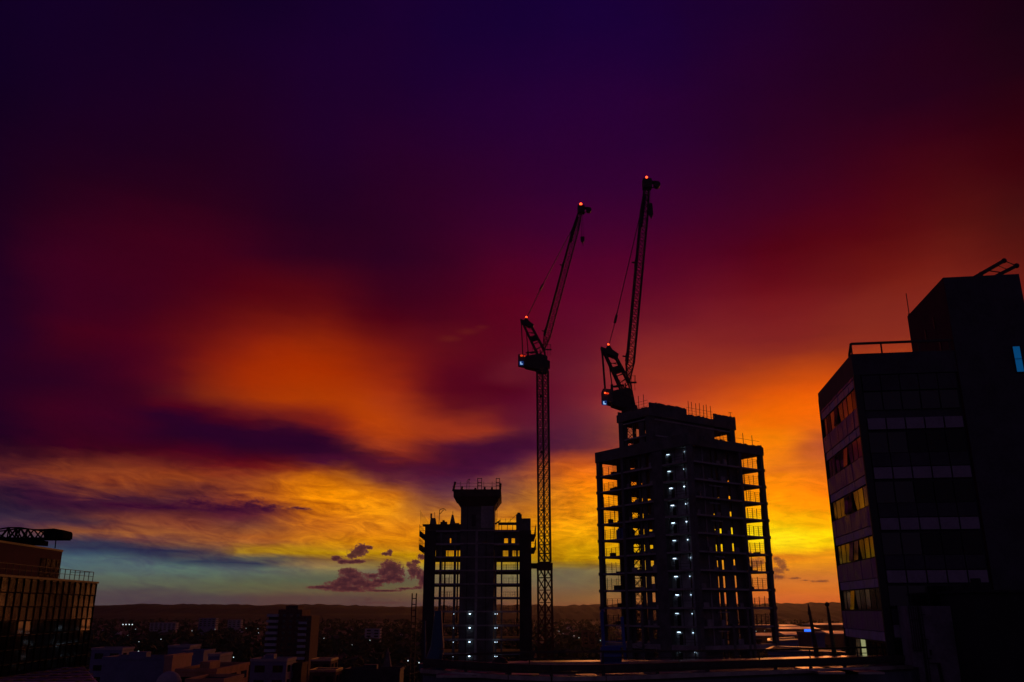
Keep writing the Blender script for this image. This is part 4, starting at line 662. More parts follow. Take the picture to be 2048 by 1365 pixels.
# ================================================================ CRANES
def crane(cx, cy, zs, lab, p):
    r = thing('tower_crane', (cx, cy, p['base']), lab, 'tower crane', 'luffing tower cranes over the building site')
    Q = lambda x, z, y=0.0: (cx + x, cy + y, EYE + zs + z)
    def mast_mesh(z0, z1, w, ch, br, bay, mid):
        s = MB(); n = max(1, round((z1 - z0) / bay)); h = w / 2
        for x in (-h, h):
            for y in (-h, h): s.beam((cx + x, cy + y, z0), (cx + x, cy + y, z1), ch)
        cols = ((-h, 0), (0, h)) if mid else ((-h, h),)
        if mid:
            for y in (-h, h): s.beam((cx, cy + y, z0), (cx, cy + y, z1), ch * .9)
        for k in range(n):
            a = z0 + (z1 - z0) * k / n; b = z0 + (z1 - z0) * (k + 1) / n
            for y in (-h, h):
                s.beam((cx - h, cy + y, a), (cx + h, cy + y, a), br)
                for x0, x1 in cols: s.beam((cx + x0, cy + y, a), (cx + x1, cy + y, b), br); s.beam((cx + x1, cy + y, a), (cx + x0, cy + y, b), br)
            for x in (-h, h):
                s.beam((cx + x, cy - h, a), (cx + x, cy + h, a), br); s.beam((cx + x, cy - h, a), (cx + x, cy + h, b), br)
            if mid and k % 7 == 6: s.box(cx - h * .55, cx + h * .2, cy - h * .6, cy + h * .6, a - .15, a + .15)
        return s
    up = mast_mesh(EYE + p['zc'], EYE + zs - 1.2, p['w'], *p['mm'])
    part(up, 'mast', p['m'], r)
    if p.get('lower'):
        lo = mast_mesh(p['base'], EYE + p['zc'] - .8, p['w'] * 1.16, .36, .17, 2.9, True)
        part(lo, 'lower_mast', p['m2'], r)
        c = MB(); w = p['w'] * .66; c.box(cx - w, cx + w, cy - w, cy + w, EYE + p['zc'] - 1.9, EYE + p['zc'] - .2); part(c, 'climbing_collar', p['m2'], r)
    sr = MB(); sr.cyl((cx, cy, EYE + zs - 1.3), (cx, cy, EYE + zs + .1), 1.75, 1.55, 16); part(sr, 'slewing_ring', STEEL, r)
    d0, d1 = p['deck']
    dk = MB(); fr = lambda a, b, c: (cx + a, cy + c, EYE + zs + b)
    dk.prism([(d0 + 1.8, .15), (-1.7, -.55), (d1, -.4), (d1, 2.9), (.4, 3.2), (-.6, 3.6), (d0 + 2.6, 3.1), (d0 + 1.6, 2.9)], -1.5, 1.5, fr)
    part(dk, 'machinery_house', STEEL, r)
    cw = MB(); cw.prism([(d0, .9), (d0 + 1.9, .45), (d0 + 1.9, 3.2), (d0, 3.3)], -1.8, 1.8, fr); part(cw, 'counterweight', CONCD, r)
    cb = MB(); cb.prism([(d1 - .2, .6), (d1 + .7, .4), (d1 + .75, 2.3), (d1 - .2, 2.6)], 1.0, 2.4, fr); part(cb, 'cab', FRAME, r)
    top = p['top']; pv = p['pivot']; tip = p['tip']
    # a-frame : rear strut pair and front leg pair joined by rungs
    af = MB()
    for y in (-1.1, 1.1):
        af.beam(Q(pv[0] - 1.3, 3.2, y), Q(top[0] - .9, top[1] - .7, y * .55), .36); af.beam(Q(pv[0] + .2, 5.0, y), Q(top[0] + 1.3, top[1] - 1.4, y * .55), .36)
        af.beam(Q(pv[0] + .2, 5.0, y), Q(pv[0] + 1.0, -.2, y), .3); af.beam(Q(pv[0] - .8, 4.6, y), Q(pv[0] - .2, 0, y), .24)
    for k in range(6):
        t = k / 6; x0 = pv[0] - 1.3 + (top[0] - .9 - pv[0] + 1.3) * t; z0 = 3.2 + (top[1] - .7 - 3.2) * t
        x1 = pv[0] + .2 + (top[0] + 1.3 - pv[0] - .2) * t; z1 = 5.0 + (top[1] - 1.4 - 5.0) * t
        af.beam(Q(x0, z0, -.8), Q(x1, z1, -.8), .15); af.beam(Q(x0 + .3, z0 + .6, .8), Q(x1, z1, .8), .12)
        if k == 3: af.beam(Q(x0, z0, 0), Q(x1, z1, 0), .3, 1.6)
    part(af, 'a_frame', STEEL, r)
    hd = MB(); hd.prism([(top[0] - 1.3, top[1] - 1.0), (top[0] + 1.9, top[1] - 2.3), (top[0] + 2.1, top[1] - 1.5), (top[0] + .8, top[1] - .5), (top[0] + .35, top[1] + .35), (top[0] - .2, top[1] + .4), (top[0] - .5, top[1] - .3), (top[0] - 1.5, top[1] + .1)], -.8, .8, fr); part(hd, 'a_frame_head', STEEL, r)
    jb = MB(); P0 = Vector(Q(*pv)); P1 = Vector(Q(*tip)); dv = (P1 - P0).normalized()
    mid0 = P0 + dv * 4.0; mid1 = P1 - dv * 6.5
    jb.lattice(P0, mid0, .5, (0, 1, 0), .2, .12, 1.3, w1=p['jw']); jb.lattice(mid0, mid1, p['jw'], (0, 1, 0), .27, .095, p['jw'] * 1.15); jb.lattice(mid1, P1, p['jw'], (0, 1, 0), .24, .12, 1.3, w1=.9)
    nrm = Vector((-dv.z, 0, dv.x)) * (1 if dv.z > 0 else -1)
    jb.beam(mid0 + nrm * p['jw'] * .42, mid1 + nrm * p['jw'] * .46, .52, 1.0, (0, 1, 0))
    for t in (.12, .58): c = P0 + (P1 - P0) * t; jb.beam(c + nrm * p['jw'] * .5 - dv * .8, c + nrm * p['jw'] * .5 + dv * .8, .5, 1.4, (0, 1, 0)); jb.beam(c + nrm * .5, c + nrm * (p['jw'] * .5 + .9), .25)
    c = P1 - dv * 6.0; jb.beam(c + nrm * .5 - dv * 4.5, c + nrm * .35 + dv * 3, .75, 1.2, (0, 1, 0))
    part(jb, 'jib', STEEL, r)
    jh = MB(); jh.box(P1.x - 1.0, P1.x + .9, P1.y - .9, P1.y + .9, P1.z - 1.4, P1.z + .7); jh.box(P1.x + .8, P1.x + 1.9, P1.y - .5, P1.y + .5, P1.z - .1, P1.z + .3)
    jh.cyl((P1.x + 2.1, P1.y - .5, P1.z - .5), (P1.x + 2.1, P1.y + .5, P1.z - .5), .75, None, 12)
    jh.beam((P1.x + .8, P1.y, P1.z - 1.3), (P1.x + 1.8, P1.y, P1.z - .9), .2)
    part(jh, 'jib_head', STEEL, r)
    pr = MB(); T = Vector(Q(top[0] + .1, top[1] + .3)); S = Vector(Q(*p['sheave'])); J = P0 + (P1 - P0) * .87 + nrm * p['jw'] * .4
    for y in (-.45, -.15, .15, .45): pr.beam(T + Vector((0, y, 0)), S + Vector((0, y * .8, 0)), .07)
    pr.beam(T + Vector((.12, 0, 0)), S + Vector((.12, 0, 0)), .06)
    for y in (-.12, .12): pr.beam(S + Vector((0, y, 0)), J + Vector((0, y, 0)), .17)
    part(pr, 'luffing_rope', MESHM, r)
    sb = MB(); e = (J - S).normalized(); sb.beam(S - e * .7, S + e * .9, .5, .8, (0, 1, 0)); sb.beam(S + e * .9, S + e * 1.7, .25); part(sb, 'sheave_block', STEEL, r)
    tr = MB(); tr.beam(Q(top[0] - 1.2, top[1] - .8, -.6), Q(top[0] - 1.2 + .35, 3.2, -.6), .24); tr.beam(Q(top[0] - 1.2, top[1] - .8, .6), Q(top[0] - .85, 3.2, .6), .24)
    tr.beam(Q(top[0] + .1, top[1] - 3.0), Q(top[0] + .55, 4.6), .22); tr.beam(Q(top[0] + .55, 4.6), Q(top[0] + .5, 3.0), .5)
    part(tr, 'back_stay', STEEL, r)
    rl = MB()
    for x in (-2.6, -2.0, -1.4, -.8, d1 + .1, d1 + .7): rl.beam(Q(x, 3.0, -1.4), Q(x, 5.2 if x < 0 else 6.2, -1.4), .07)
    for z in (4.2, 5.0): rl.beam(Q(-2.7, z, -1.4), Q(-.7, z, -1.4), .06)
    rl.beam(Q(d1 - .6, 4.7, -1.3), Q(d1 + 1.1, 4.7, -1.3), .3); rl.beam(Q(d1 + .9, 4.7, -1.3), Q(d1 + .9, 6.2, -1.3), .08); rl.beam(Q(d1 - .2, 6.1, -1.3), Q(d1 + .9, 6.1, -1.3), .07)
    rl.beam(Q(d0 + 2, 3.9, -1), Q(d0 + 4.4, 4.2, -1), .3); rl.beam(Q(-3.2, 3.9, -1), Q(-1.2, 4.2, -1), .4)
    part(rl, 'walkway_rail', MESHM, r)
    if p.get('hook'):
        hz = p['hook']; hr = MB()
        for q in (-.1, .35): hr.beam((P1.x + q, P1.y, P1.z - 1), (P1.x + q, P1.y, P1.z - hz), .08)
        part(hr, 'hoist_rope', MESHM, r)
        hk = MB(); x = P1.x + .15; z = P1.z - hz; hk.prism([(x - .55, z), (x + .55, z), (x + .5, z - 1.2), (x, z - 2.0), (x - .5, z - 1.2)], P1.y - .3, P1.y + .3, lambda a, b, c: (a, c, b)); hk.beam((x, P1.y, z - 1.9), (x + .1, P1.y, z - 2.7), .16)
        part(hk, 'hook_block', STEEL, r)
    else:
        hk = MB(); c = P1 - dv * 6.5 - nrm * 1.2; hk.prism([(c.x - .3, c.z + 1.6), (c.x + .5, c.z + 1.6), (c.x + .6, c.z - 1), (c.x + .2, c.z - 2.0), (c.x - .3, c.z - 1)], c.y - .3, c.y + .3, lambda a, b, c_: (a, c_, b)); hk.beam((c.x + .2, c.y, c.z + 1.5), (P1.x + .7, P1.y, P1.z - 1), .06); part(hk, 'hook_block', STEEL, r)
    for q, rad in ((P1 + Vector((-.1, -.3, 1.25)), .30), (Vector(Q(top[0] + .15, top[1] + .75)), .24)):
        l = MB(); l.ball(q, rad * p['lr'], 8, 6); part(l, 'warning_light', LRED, r); st = MB(); st.beam(q - Vector((0, 0, .9)), q - Vector((0, 0, .15)), .1); part(st, 'light_stalk', STEEL, r)
    # lamps and sign on the counterweight
    for k, (x, z, rr, mm) in enumerate(p['cl']):
        l = MB(); l.ball(Q(x, z, -1.85), rr, 8, 5, .6); part(l, 'cabin_lamp', mm, r)
    x, z = p['sign']; sb = MB(); sb.box(cx + x, cx + x + p['ss'] * 1.5, cy - 1.98, cy - 1.86, EYE + zs + z, EYE + zs + z + p['ss'] * 1.5); sg_ = part(sb, 'sign_board', SIGNB, r)
    k = p['ss']; L = MB(); L.box(cx + x + k * .38, cx + x + k * .66, cy - 2.03, cy - 1.985, EYE + zs + z + k * .3, EYE + zs + z + k * 1.25); L.box(cx + x + k * .66, cx + x + k * 1.2, cy - 2.03, cy - 1.985, EYE + zs + z + k * .3, EYE + zs + z + k * .55); part(L, 'letter', SIGNW, sg_)
    return r
crane(8.0, 216, 60.2, 'left luffing crane on a free standing lattice mast with its hook hanging below the jib', dict(base=.0, zc=10.8, w=2.9, mm=(.40, .16, 2.1, True), lower=True, m=STEEL, m2=STEELR, deck=(-6.4, 1.3), top=(-4.3, 13.4), pivot=(.3, 5.0), tip=(11.3, 46.2), jw=1.7, sheave=(-.1, 22.6), hook=8.6, lr=1.2, cl=((-5.5, 2.9, .42, LREDD), (-4.7, 2.8, .24, LREDD), (-5.4, 2.9, .16, LRED)), sign=(-6.1, .25), ss=.75))
crane(23.8, 168.5, 38.9, 'right luffing crane standing inside the tallest tower with steeper jib', dict(base=.0, zc=-41.9, w=1.75, mm=(.2, .1, 1.9, False), m=STEEL, m2=STEEL, deck=(-5.5, .3), top=(-4.0, 12.4), pivot=(-.1, 5.0), tip=(5.9, 50.3), jw=1.55, sheave=(-2.2, 18.6), lr=.85, cl=((-5.1, 2.4, .18, LRED), (-4.6, 2.3, .3, LREDD)), sign=(-5.75, -.15), ss=.62))
tb = MB(); tb.beam((4.7, 215.5, EYE + 9.9), (6.6, 215.9, EYE + 9.9), .5, 1.3); tb.beam((4.7, 218, EYE + 9.9), (6.6, 217, EYE + 9.9), .4, 1.0)
single(tb, 'tie_beam', STEELR, (5.6, 216, EYE + 9.9), 'rust red tie beam joining the crane mast to the shorter tower', 'tie beam')
# hoist mast left of the shorter tower
hm = thing('hoist_mast', (-25.9, 236, 0), 'slim black ladder like hoist mast standing left of the shorter tower', 'hoist')
s = MB(); zt_ = at(828, 1187, 236).z
for q in (-.55, .55): s.beam((-25.9 + q, 236, 0), (-25.9 + q, 236, zt_), .3)
k = 1.0
while k < zt_: s.beam((-26.4, 236, k), (-25.4, 236, k), .22); k += 1.5
part(s, 'mast', STEEL, hm)
s = MB(); s.box(-26.9, -24.9, 235, 237, 0, .8); part(s, 'foot', CONCD, hm)
# ================================================================ RIGHT OFFICE BLOCK
PH = math.radians(8.0)
def Cc(s_, e, z): return (24.87 + math.cos(PH) * s_ + math.sin(PH) * e, 60 - math.sin(PH) * s_ + math.cos(PH) * e, EYE + z)
TC = thing('office_block', Cc(6, 6, -EYE), 'dark slab office block with ribbon windows and a stair tower at the right edge', 'building')
def cb_(name, m, *bx, par=None):
    s = MB()
    for q in bx: s.box(*q, fr=Cc)
    return part(s, name, m, par or TC)
EN = 12.2
cb_('body', WALLD, (.25, 13, .25, EN, -EYE, 17.35))
cb_('roof_parapet', WALLD, (0, 7.16, 0, .24, 16.2, 17.8), (0, .24, .24, EN, 16.2, 17.8), (.24, 7.16, EN - .2, EN, 17.35, 17.8))
st = cb_('stair_tower', REDB, (7.16, 12.4, -.05, 8.8, -EYE, 23.4))
cb_('stair_tower_face', WALLD, (7.18, 12.4, -.12, -.052, -EYE, 23.38))
cb_('vent_slot', FRAME, (7.1, 7.155, 2.3, 2.55, 17.9, 19.3), (7.1, 7.155, 4.2, 4.45, 17.9, 19.0))
cb_('vent_slot', FRAME, (7.1, 7.155, 2.9, 3.1, 20.4, 21.3), (7.1, 7.155, 5.0, 5.25, 19.9, 21.0))
GLD = mat('unlit office glass', (.006, .006, .008), .2, spec=.25)
rr = random.Random(5)
for k in range(7):
    zt2 = 15.35 - 3.5 * k
    if zt2 < -8: break
    # left face: ribbon of seven windows, pale strip above, cladding between
    zb = zt2 - 1.5
    cb_('window_recess', FRAME, (.16, .248, .3, EN - .1, zb, zt2))
    for j in range(8):
        e0 = .45 + j * 1.46; e1 = e0 + 1.2
        if e1 > EN: break
        w = MB(); tilt = 0
        if 0 < j < 6 and rr.random() < .22: tilt = rr.uniform(.1, .25)
        zz0 = zb + .08; zz1 = zt2 - .06
        if tilt: w.hexa([Cc(.12 - tilt, e0, zz0), Cc(.12 - tilt, e1, zz0), Cc(.14 - tilt, e1, zz0), Cc(.14 - tilt, e0, zz0), Cc(.12, e0, zz1), Cc(.12, e1, zz1), Cc(.14, e1, zz1), Cc(.14, e0, zz1)])
        else:
            ty = rr.uniform(-.012, .012); tz = rr.uniform(-.012, .012)
            w.hexa([Cc(.12 + ty, e0, zz0), Cc(.12 - ty, e1, zz0), Cc(.14 - ty, e1, zz0), Cc(.14 + ty, e0, zz0), Cc(.12 + tz + ty, e0, zz1), Cc(.12 + tz - ty, e1, zz1), Cc(.14 + tz - ty, e1, zz1), Cc(.14 + tz + ty, e0, zz1)])
        part(w, 'window', LITP if (k == 5 and j == 4) else GLASS, TC)
    for j in range(17):
        e0 = .02 + j * .73; e1 = min(e0 + .695, EN)
        if e0 > EN - .2: break
        t = rr.uniform(-.02, .02)
        cb_('spandrel_panel', SPANL, (.06 + t, .24, e0, e1, zt2 + .04, zt2 + .62))
        cb_('cladding_panel', CLAD, (.0 + t, .24, e0, e1, zt2 + .66, zb + 3.5 - .04)) if k else cb_('cladding_panel', CLAD, (.02 + t, .24, e0, e1, zt2 + .66, 16.18))
    # front face
    zs_ = 12.95 - 3.5 * k
    for j in range(5):
        s0 = .55 + j * 1.3
        if zs_ > -6: cb_('ledge_panel', SPAN, (s0, s0 + 1.2, -.06, .24, zs_ - .8, zs_))
        cb_('window', GLASS if j < 2 else GLD, (s0, s0 + 1.2, .12, .24, zs_ - 2.45, zs_ - 1.0))
        cb_('facade_panel', WALLD, (s0, s0 + 1.24, .05, .24, zs_ - 3.42, zs_ - 2.5))
cb_('corner_post', FRAME, (-.02, .3, EN - .12, EN + .05, -EYE, 17.3))
cb_('corner_post', FRAME, (-.03, .45, -.03, .2, -EYE, 16.2))
for j in range(5): cb_('facade_panel', WALLD, (.55 + j * 1.3, 1.79 + j * 1.3, .05, .24, 15.0, 16.15)); cb_('window', GLASS, (.55 + j * 1.3, 1.75 + j * 1.3, .12, .24, 13.6, 14.9))
cb_('window_frame', FRAME, (10.98, 11.03, -.2, -.13, 15.95, 17.9), (11.5, 11.55, -.2, -.13, 15.95, 17.9), (10.98, 11.55, -.2, -.13, 15.9, 15.95), (11.03, 11.5, -.2, -.172, 16.9, 16.94))
f = cb_('sky_glow_window', WINBL, (11.03, 11.5, -.17, -.125, 16.0, 17.85))  # emission here stands for sky mirrored in the glass
s = MB(); s.beam(Cc(.1, .1, 18.6), Cc(7.1, .1, 18.6), .14, .16); s.beam(Cc(.1, .1, 18.6), Cc(.1, 1.0, 17.9), .14, .16)
for q in (.1, 2.2, 4.8, 6.9): s.beam(Cc(q, .1, 17.8), Cc(q, .1, 18.6), .09)
part(s, 'roof_rail', STEEL, TC)
s = MB(); s.beam(Cc(7.3, 8.7, 20.0), Cc(7.3, 8.7, 23.6), .12); s.beam(Cc(7.3, 8.7, 23.6), Cc(7.3, 8.7, 25.4), .05); s.beam(Cc(7.3, 8.7, 21), Cc(7.7, 8.7, 21.4), .05)
part(s, 'antenna', STEEL, TC)
# window cleaning davit on the stair tower
dv_ = thing('roof_davit', Cc(10, 2, 23.4), 'black twin arm window cleaning davit on top of the stair tower', 'davit')
s = MB(); a_ = at(1930, 554, 60.2); b_ = at(2008, 522, 59.8); c_ = at(1978, 554, 59.6); d_ = at(2033, 532, 59.3)
c_.z = EYE + 23.5
a_.z = EYE + 23.5
s.beam(a_, b_, .26); s.beam(c_, d_, .24); part(s, 'arm', STEEL, dv_)
s = MB(); s.beam(b_, d_, .07); s.beam(a_ + (b_ - a_) * .55, c_ + (d_ - c_) * .5, .07); s.beam(a_ + (b_ - a_) * .8, c_ + (d_ - c_) * .7, .05); part(s, 'brace', STEEL, dv_)
s = MB()
s.ball(b_, .2, 8, 5); part(s, 'pulley', STEEL, dv_)
s = MB(); s.ball(d_, .2, 8, 5); part(s, 'pulley', STEEL, dv_)
s = MB(); s.ball(a_ + (b_ - a_) * .4, .18, 8, 5); part(s, 'pulley', STEEL, dv_)
s = MB(); p_ = a_ + (b_ - a_) * .12; s.box(p_.x - .3, p_.x + .5, p_.y - .3, p_.y + .3, EYE + 23.4, EYE + 23.5); part(s, 'base_plate', STEEL, dv_)
# lower annexes in front
AN = thing('annex_block', Cc(3, -2, -EYE), 'low rendered annex with ladders and pipes at the foot of the office block', 'annex')
s = MB(); s.box(.9, 3.6, -2.2, -.2, -EYE, .15, fr=Cc); part(s, 'wall', mat('dim render', (.20, .17, .20), .85, vary=.35, scale=.7), AN)
s = MB()
for q in (1.0, 1.14, 1.28, 1.42, 1.55, 1.62): s.beam(Cc(q, -2.3, -2.6 if q < 1.5 else -5), Cc(q, -2.3, .2), .04)
for z in (-.7, -2.55): s.beam(Cc(.98, -2.3, z), Cc(1.65, -2.3, z), .05)
part(s, 'pipe_run', FRAME, AN)
s = MB()
for q in (1.6, 1.75): s.beam(Cc(q, -2.35, -5.6), Cc(q, -2.35, .2), .035)
k = -5.5
while k < 0: s.beam(Cc(1.6, -2.35, k), Cc(1.75, -2.35, k), .025); k += .3
for z, dx in ((-.4, .25), (-1.9, .25), (-3.0, .3)): s.beam(Cc(1.7, -2.35, z), Cc(1.7 + dx, -2.35, z), .05)
part(s, 'ladder', FRAME, AN)
s = MB(); s.beam(Cc(1.8, -2.35, -3.3), Cc(2.35, -2.35, -3.3), .06); s.beam(Cc(2.35, -2.35, -3.3), Cc(2.5, -2.35, -5.2), .14); s.box(1.95, 2.05, -2.32, -2.2, -2.8, -2.5, fr=Cc); part(s, 'vent_duct', FRAME, AN)
A2 = thing('plant_room', Cc(6, -4, -EYE), 'near black windowless plant block filling the lower right corner', 'building')
BLK = mat('black render', (.02, .02, .022), .9, vary=.3)
s = MB(); s.box(3.65, 14, -6.2, -.3, -EYE, .9, fr=Cc); part(s, 'wall', BLK, A2)
s = MB(); s.box(3.5, 14, -6.4, -.3, .9, 1.05, fr=Cc); part(s, 'roof_edge', BLK, A2)
s = MB(); s.box(4.2, 5.6, -4, -3, 1.05, 1.5, fr=Cc); s.cyl(Cc(4.9, -3.5, 1.5), Cc(4.9, -3.5, 1.8), .3); part(s, 'roof_fan', BLK, A2)
# ================================================================ LEFT GLASS OFFICE
def Ee(y, x, z): # y along facade, x out of the facade (+X), z above eye
    return (-46.3 - (y - 80) * .082 + x, y, EYE + z)
TE = thing('glass_office', Ee(92, -12, -EYE), 'glass fronted office block with bronze reflections at the left edge', 'building')
def eb(name, m, y0, y1, x0, x1, z0, z1, par=None):
    s = MB(); s.box(y0, y1, x0, x1, z0, z1, fr=Ee); return part(s, name, m, par or TE)
eb('body', BRICK, 66, 103.0, -30, -.3, -EYE, 2.55)
eb('facade_frame', FRAME, 66, 103.2, -.3, -.1, -EYE, 2.75)
eb('roof_edge', FRAME, 65.9, 103.35, -.4, .05, 2.75, 2.95)
GLB = mat('bronze reflecting glass', (.055, .018, .010), .12, spec=.22, vary=.25, scale=1.2, rvary=.03)
GLK = mat('unlit smoked glass', (.003, .003, .003), .06, spec=.25)
re_ = random.Random(9)
for i in range(22):
    y0 = 70 + i * 1.5; big = (i % 6 == 3)
    if i == 21: y0 = 101.6
    for j in range(7):
        zt3 = 2.6 - j * 1.27
        y1 = min(y0 + 1.38 - (.2 if big else 0), 103.0); t = re_.uniform(-.004, .004); u = re_.uniform(-.05, -.03); ww = 0
        s = MB()
        s.hexa([Ee(y0, -.06 + t, zt3 - 1.17), Ee(y1, -.06 - t, zt3 - 1.17), Ee(y1, -.02 - t, zt3 - 1.17), Ee(y0, -.02 + t, zt3 - 1.17),
                Ee(y0, -.06 + t + u, zt3), Ee(y1, -.06 - t + u + ww, zt3), Ee(y1, -.02 - t + u + ww, zt3), Ee(y0, -.02 + t + u, zt3)])
        part(s, 'window_pane', GLB if j < 3 else GLK, TE)
s = MB()
for i in range(23):
    y = 69.94 + i * 1.5
    if y < 103: s.box(y - .05, y + .05, -.12, .04, -12, 2.72, fr=Ee)
for j in range(9): s.box(66, 103.1, -.12, .02, 2.6 - j * 1.27 - 1.22, 2.6 - j * 1.27 - 1.14, fr=Ee)
part(s, 'mullion_grid', mat('matt black mullion', (.004, .004, .004), .9, spec=.1), TE)
eb('rooftop_box', REDB, 66, 96, -16, -1.6, 2.55, 5.9)
eb('rooftop_box_trim', FRAME, 65.9, 96.1, -16, -1.55, 5.9, 6.1)
for i in range(4): eb('rooftop_window', GLB, 91.1 + i * 1.25, 92.1 + i * 1.25, -1.6, -1.52, 3.2, 5.0)
s = MB(); s.beam(Ee(70, -.4, 4.0), Ee(102.5, -.4, 4.0), .06); s.beam(Ee(70, -.4, 3.5), Ee(102.5, -.4, 3.5), .04)
q = 70
while q < 103: s.beam(Ee(q, -.4, 2.8), Ee(q, -.4, 4.0), .06); q += 1.3
s.beam(Ee(102.4, -.4, 4), Ee(102.4, -3.0, 4), .05)
part(s, 'roof_rail', STEEL, TE)
bm = thing('roof_crane', (-50, 91, EYE + 6.2), 'black trussed roof crane lying flat above the glass office', 'roof crane')
s = MB(); Pb = lambda px, py: at(px, py, 91)
tops = [(-140, 1070), (-60, 1066), (0, 1061), (25, 1057), (48, 1057), (75, 1061), (98, 1061)]
for y in (-.7, .7):
    o = Vector((0, y, 0))
    for a1_, b1_ in zip(tops, tops[1:]): s.beam(Pb(*a1_) + o, Pb(*b1_) + o, .13)
    xs_ = [-140, -100, -60, -20, 7, 25, 37, 48, 62, 75, 88, 98]
    import bisect
    def topy(x):
        for (x0, y0), (x1, y1) in zip(tops, tops[1:]):
            if x0 <= x <= x1: return y0 + (y1 - y0) * (x - x0) / (x1 - x0)
    for i, (x0, x1) in enumerate(zip(xs_, xs_[1:])):
        s.beam(Pb(x0, topy(x0) if i % 2 else 1077) + o, Pb(x1, 1077 if i % 2 else topy(x1)) + o, .11)
    for x0, x1 in ((25, 10), (25, 22), (25, 28), (48, 36), (48, 44), (48, 58)): s.beam(Pb(x0, 1058) + o, Pb(x1, 1077) + o, .10)
    s.beam(Pb(-140, 1078) + o, Pb(134, 1078.5) + o, .22)
part(s, 'jib', BLACKM, bm)
s = MB(); e_ = [(96, 1060), (118, 1059), (134, 1063), (136, 1067), (135, 1078), (98, 1078)]
k0 = len(s.v); pts = [Pb(*q) for q in e_]; s.prism([(p.x, p.z) for p in pts], 90.0, 92.0, lambda a, b, c: (a, c, b)); part(s, 'counterweight', BLACKM, bm)
s = MB(); e_ = [(56, 1080), (89, 1082), (88, 1092), (56, 1090)]; pts = [Pb(*q) for q in e_]; s.prism([(p.x, p.z) for p in pts], 90.2, 91.8, lambda a, b, c: (a, c, b)); part(s, 'winch_box', BLACKM, bm)
s = MB(); e_ = [(12, 1079), (52, 1079), (45, 1086), (42, 1091), (18, 1090), (15, 1085)]; pts = [Pb(*q) for q in e_]; s.prism([(p.x, p.z) for p in pts], 90.2, 91.8, lambda a, b, c: (a, c, b)); part(s, 'slewing_base', BLACKM, bm)
s = MB(); s.beam(Pb(112, 1079), Pb(110, 1097), .08); part(s, 'stay_rope', BLACKM, bm)
# canopy roof below the glass office
cr = thing('canopy_roof', (-42, 82, 0), 'pale seamed canopy roof at the lower left corner below the glass office', 'roof')
s = MB(); s.prism([(-60, 98), (-46.0, 98), (-35.0, 77.5), (-29, 66), (-60, 66)], -.3, 0, lambda a, b, c: (a, b, EYE - 6 + c)); part(s, 'roof_sheet', mat('lavender metal sheet', (.62, .48, .66), .5, .2, vary=.3, scale=.4), cr)
s = MB()
for i in range(16):
    y = 67 + i * 2; x1 = -29 - (y - 66) * .52; s.beam((-60, y, EYE - 5.97), (x1 - .3, y, EYE - 5.97), .09)
for i in range(9): x = -58 + i * 3; s.beam((x, 66, EYE - 5.96), (x, min(98, 66 - (x + 29) / .52), EYE - 5.96), .07)
part(s, 'seam', STEEL, cr)
s = MB(); s.prism([(-60, 97.5), (-46.2, 97.5), (-35.4, 77.4), (-29.4, 66.1), (-60, 66.1)], -36, -.3, lambda a, b, c: (a, b, EYE - 6 + c)); part(s, 'wall', BRICK, cr)
# ================================================================ NEAR ROOF TERRACE
TD = thing('terrace_roof', (18, 52, 0), 'dark flat roof terrace with a curved railed edge along the bottom of the picture', 'building')
zr = -3.42
near = [onz(x, y, zr) for x, y in ((846, 1342), (930, 1349), (1020, 1355), (1104, 1358), (1210, 1357), (1320, 1353), (1421, 1349), (1560, 1344), (1700, 1339), (1820, 1334))]
far = [onz(x, y, zr) for x, y in ((1900, 1316), (1700, 1315.5), (1507, 1322), (1350, 1325), (1202, 1325.5), (1058, 1327), (960, 1331), (890, 1336))]
poly = [(p.x, p.y) for p in near + far]
fz = lambda a, b, c: (a, b, EYE + c)
s = MB(); s.prism(poly, -EYE, zr - .25, fz); part(s, 'wall', mat('blue grey wall', (.10, .10, .14), .8, vary=.3), TD)
s = MB(); s.prism(poly, zr - .25, zr - .12, fz); part(s, 'roof_surface', ROOFF, TD)
s = MB()
for a_, b_ in zip(near, near[1:]): s.beam(a_, b_, .35, .22)
part(s, 'near_coping', COPING, TD)
s = MB()
for a_, b_ in zip(far, far[1:]): s.beam(a_, b_, 1.7, .22)
s.beam(far[-1], near[0], .35, .22)
part(s, 'far_coping', COPING, TD)
def railing(pts, h, name, sp=3.2, r=.05):
    s = MB()
    for a_, b_ in zip(pts, pts[1:]):
        s.beam(a_ + Vector((0, 0, h)), b_ + Vector((0, 0, h)), r * 2.2, r * 2.6); s.beam(a_ + Vector((0, 0, h * .5)), b_ + Vector((0, 0, h * .5)), r)
        L = (b_ - a_).length; n = max(1, round(L / sp))
        for k in range(n): c = a_ + (b_ - a_) * (k / n); s.beam(c, c + Vector((0, 0, h)), r * 1.4)
    part(s, name, STEEL, TD)
ins = lambda p, d: p + Vector((0, d, 0))
railing([ins(p, .8) for p in near], .46, 'near_rail', 3.4, .12)
railing([ins(p, -1.5) for p in far][::-1], .75, 'far_rail', 5.0, .05)
# slabs, ballast trays and skylights on the roof
s = MB(); rq = random.Random(4)
for i in range(60):
    c = onz(rq.uniform(900, 1400), rq.uniform(1336, 1350), zr); w_ = rq.uniform(.3, 1.1); d_ = rq.uniform(.2, .8); h = rq.uniform(.04, .16)
    if c.y > 59: continue
    s.box(c.x - w_, c.x + w_, c.y - d_, c.y + d_, EYE + zr - .115, EYE + zr - .115 + h)
part(s, 'ballast_slab', COPING, TD)['kind'] = 'stuff'
for x in (1640, 1690): 
    c = onz(x, 1338, zr); s = MB(); s.box(c.x - 1.1, c.x + 1.1, c.y - 3, c.y + 1.5, EYE + zr - .1, EYE + zr + .02); part(s, 'walkway_slab', COPING, TD)
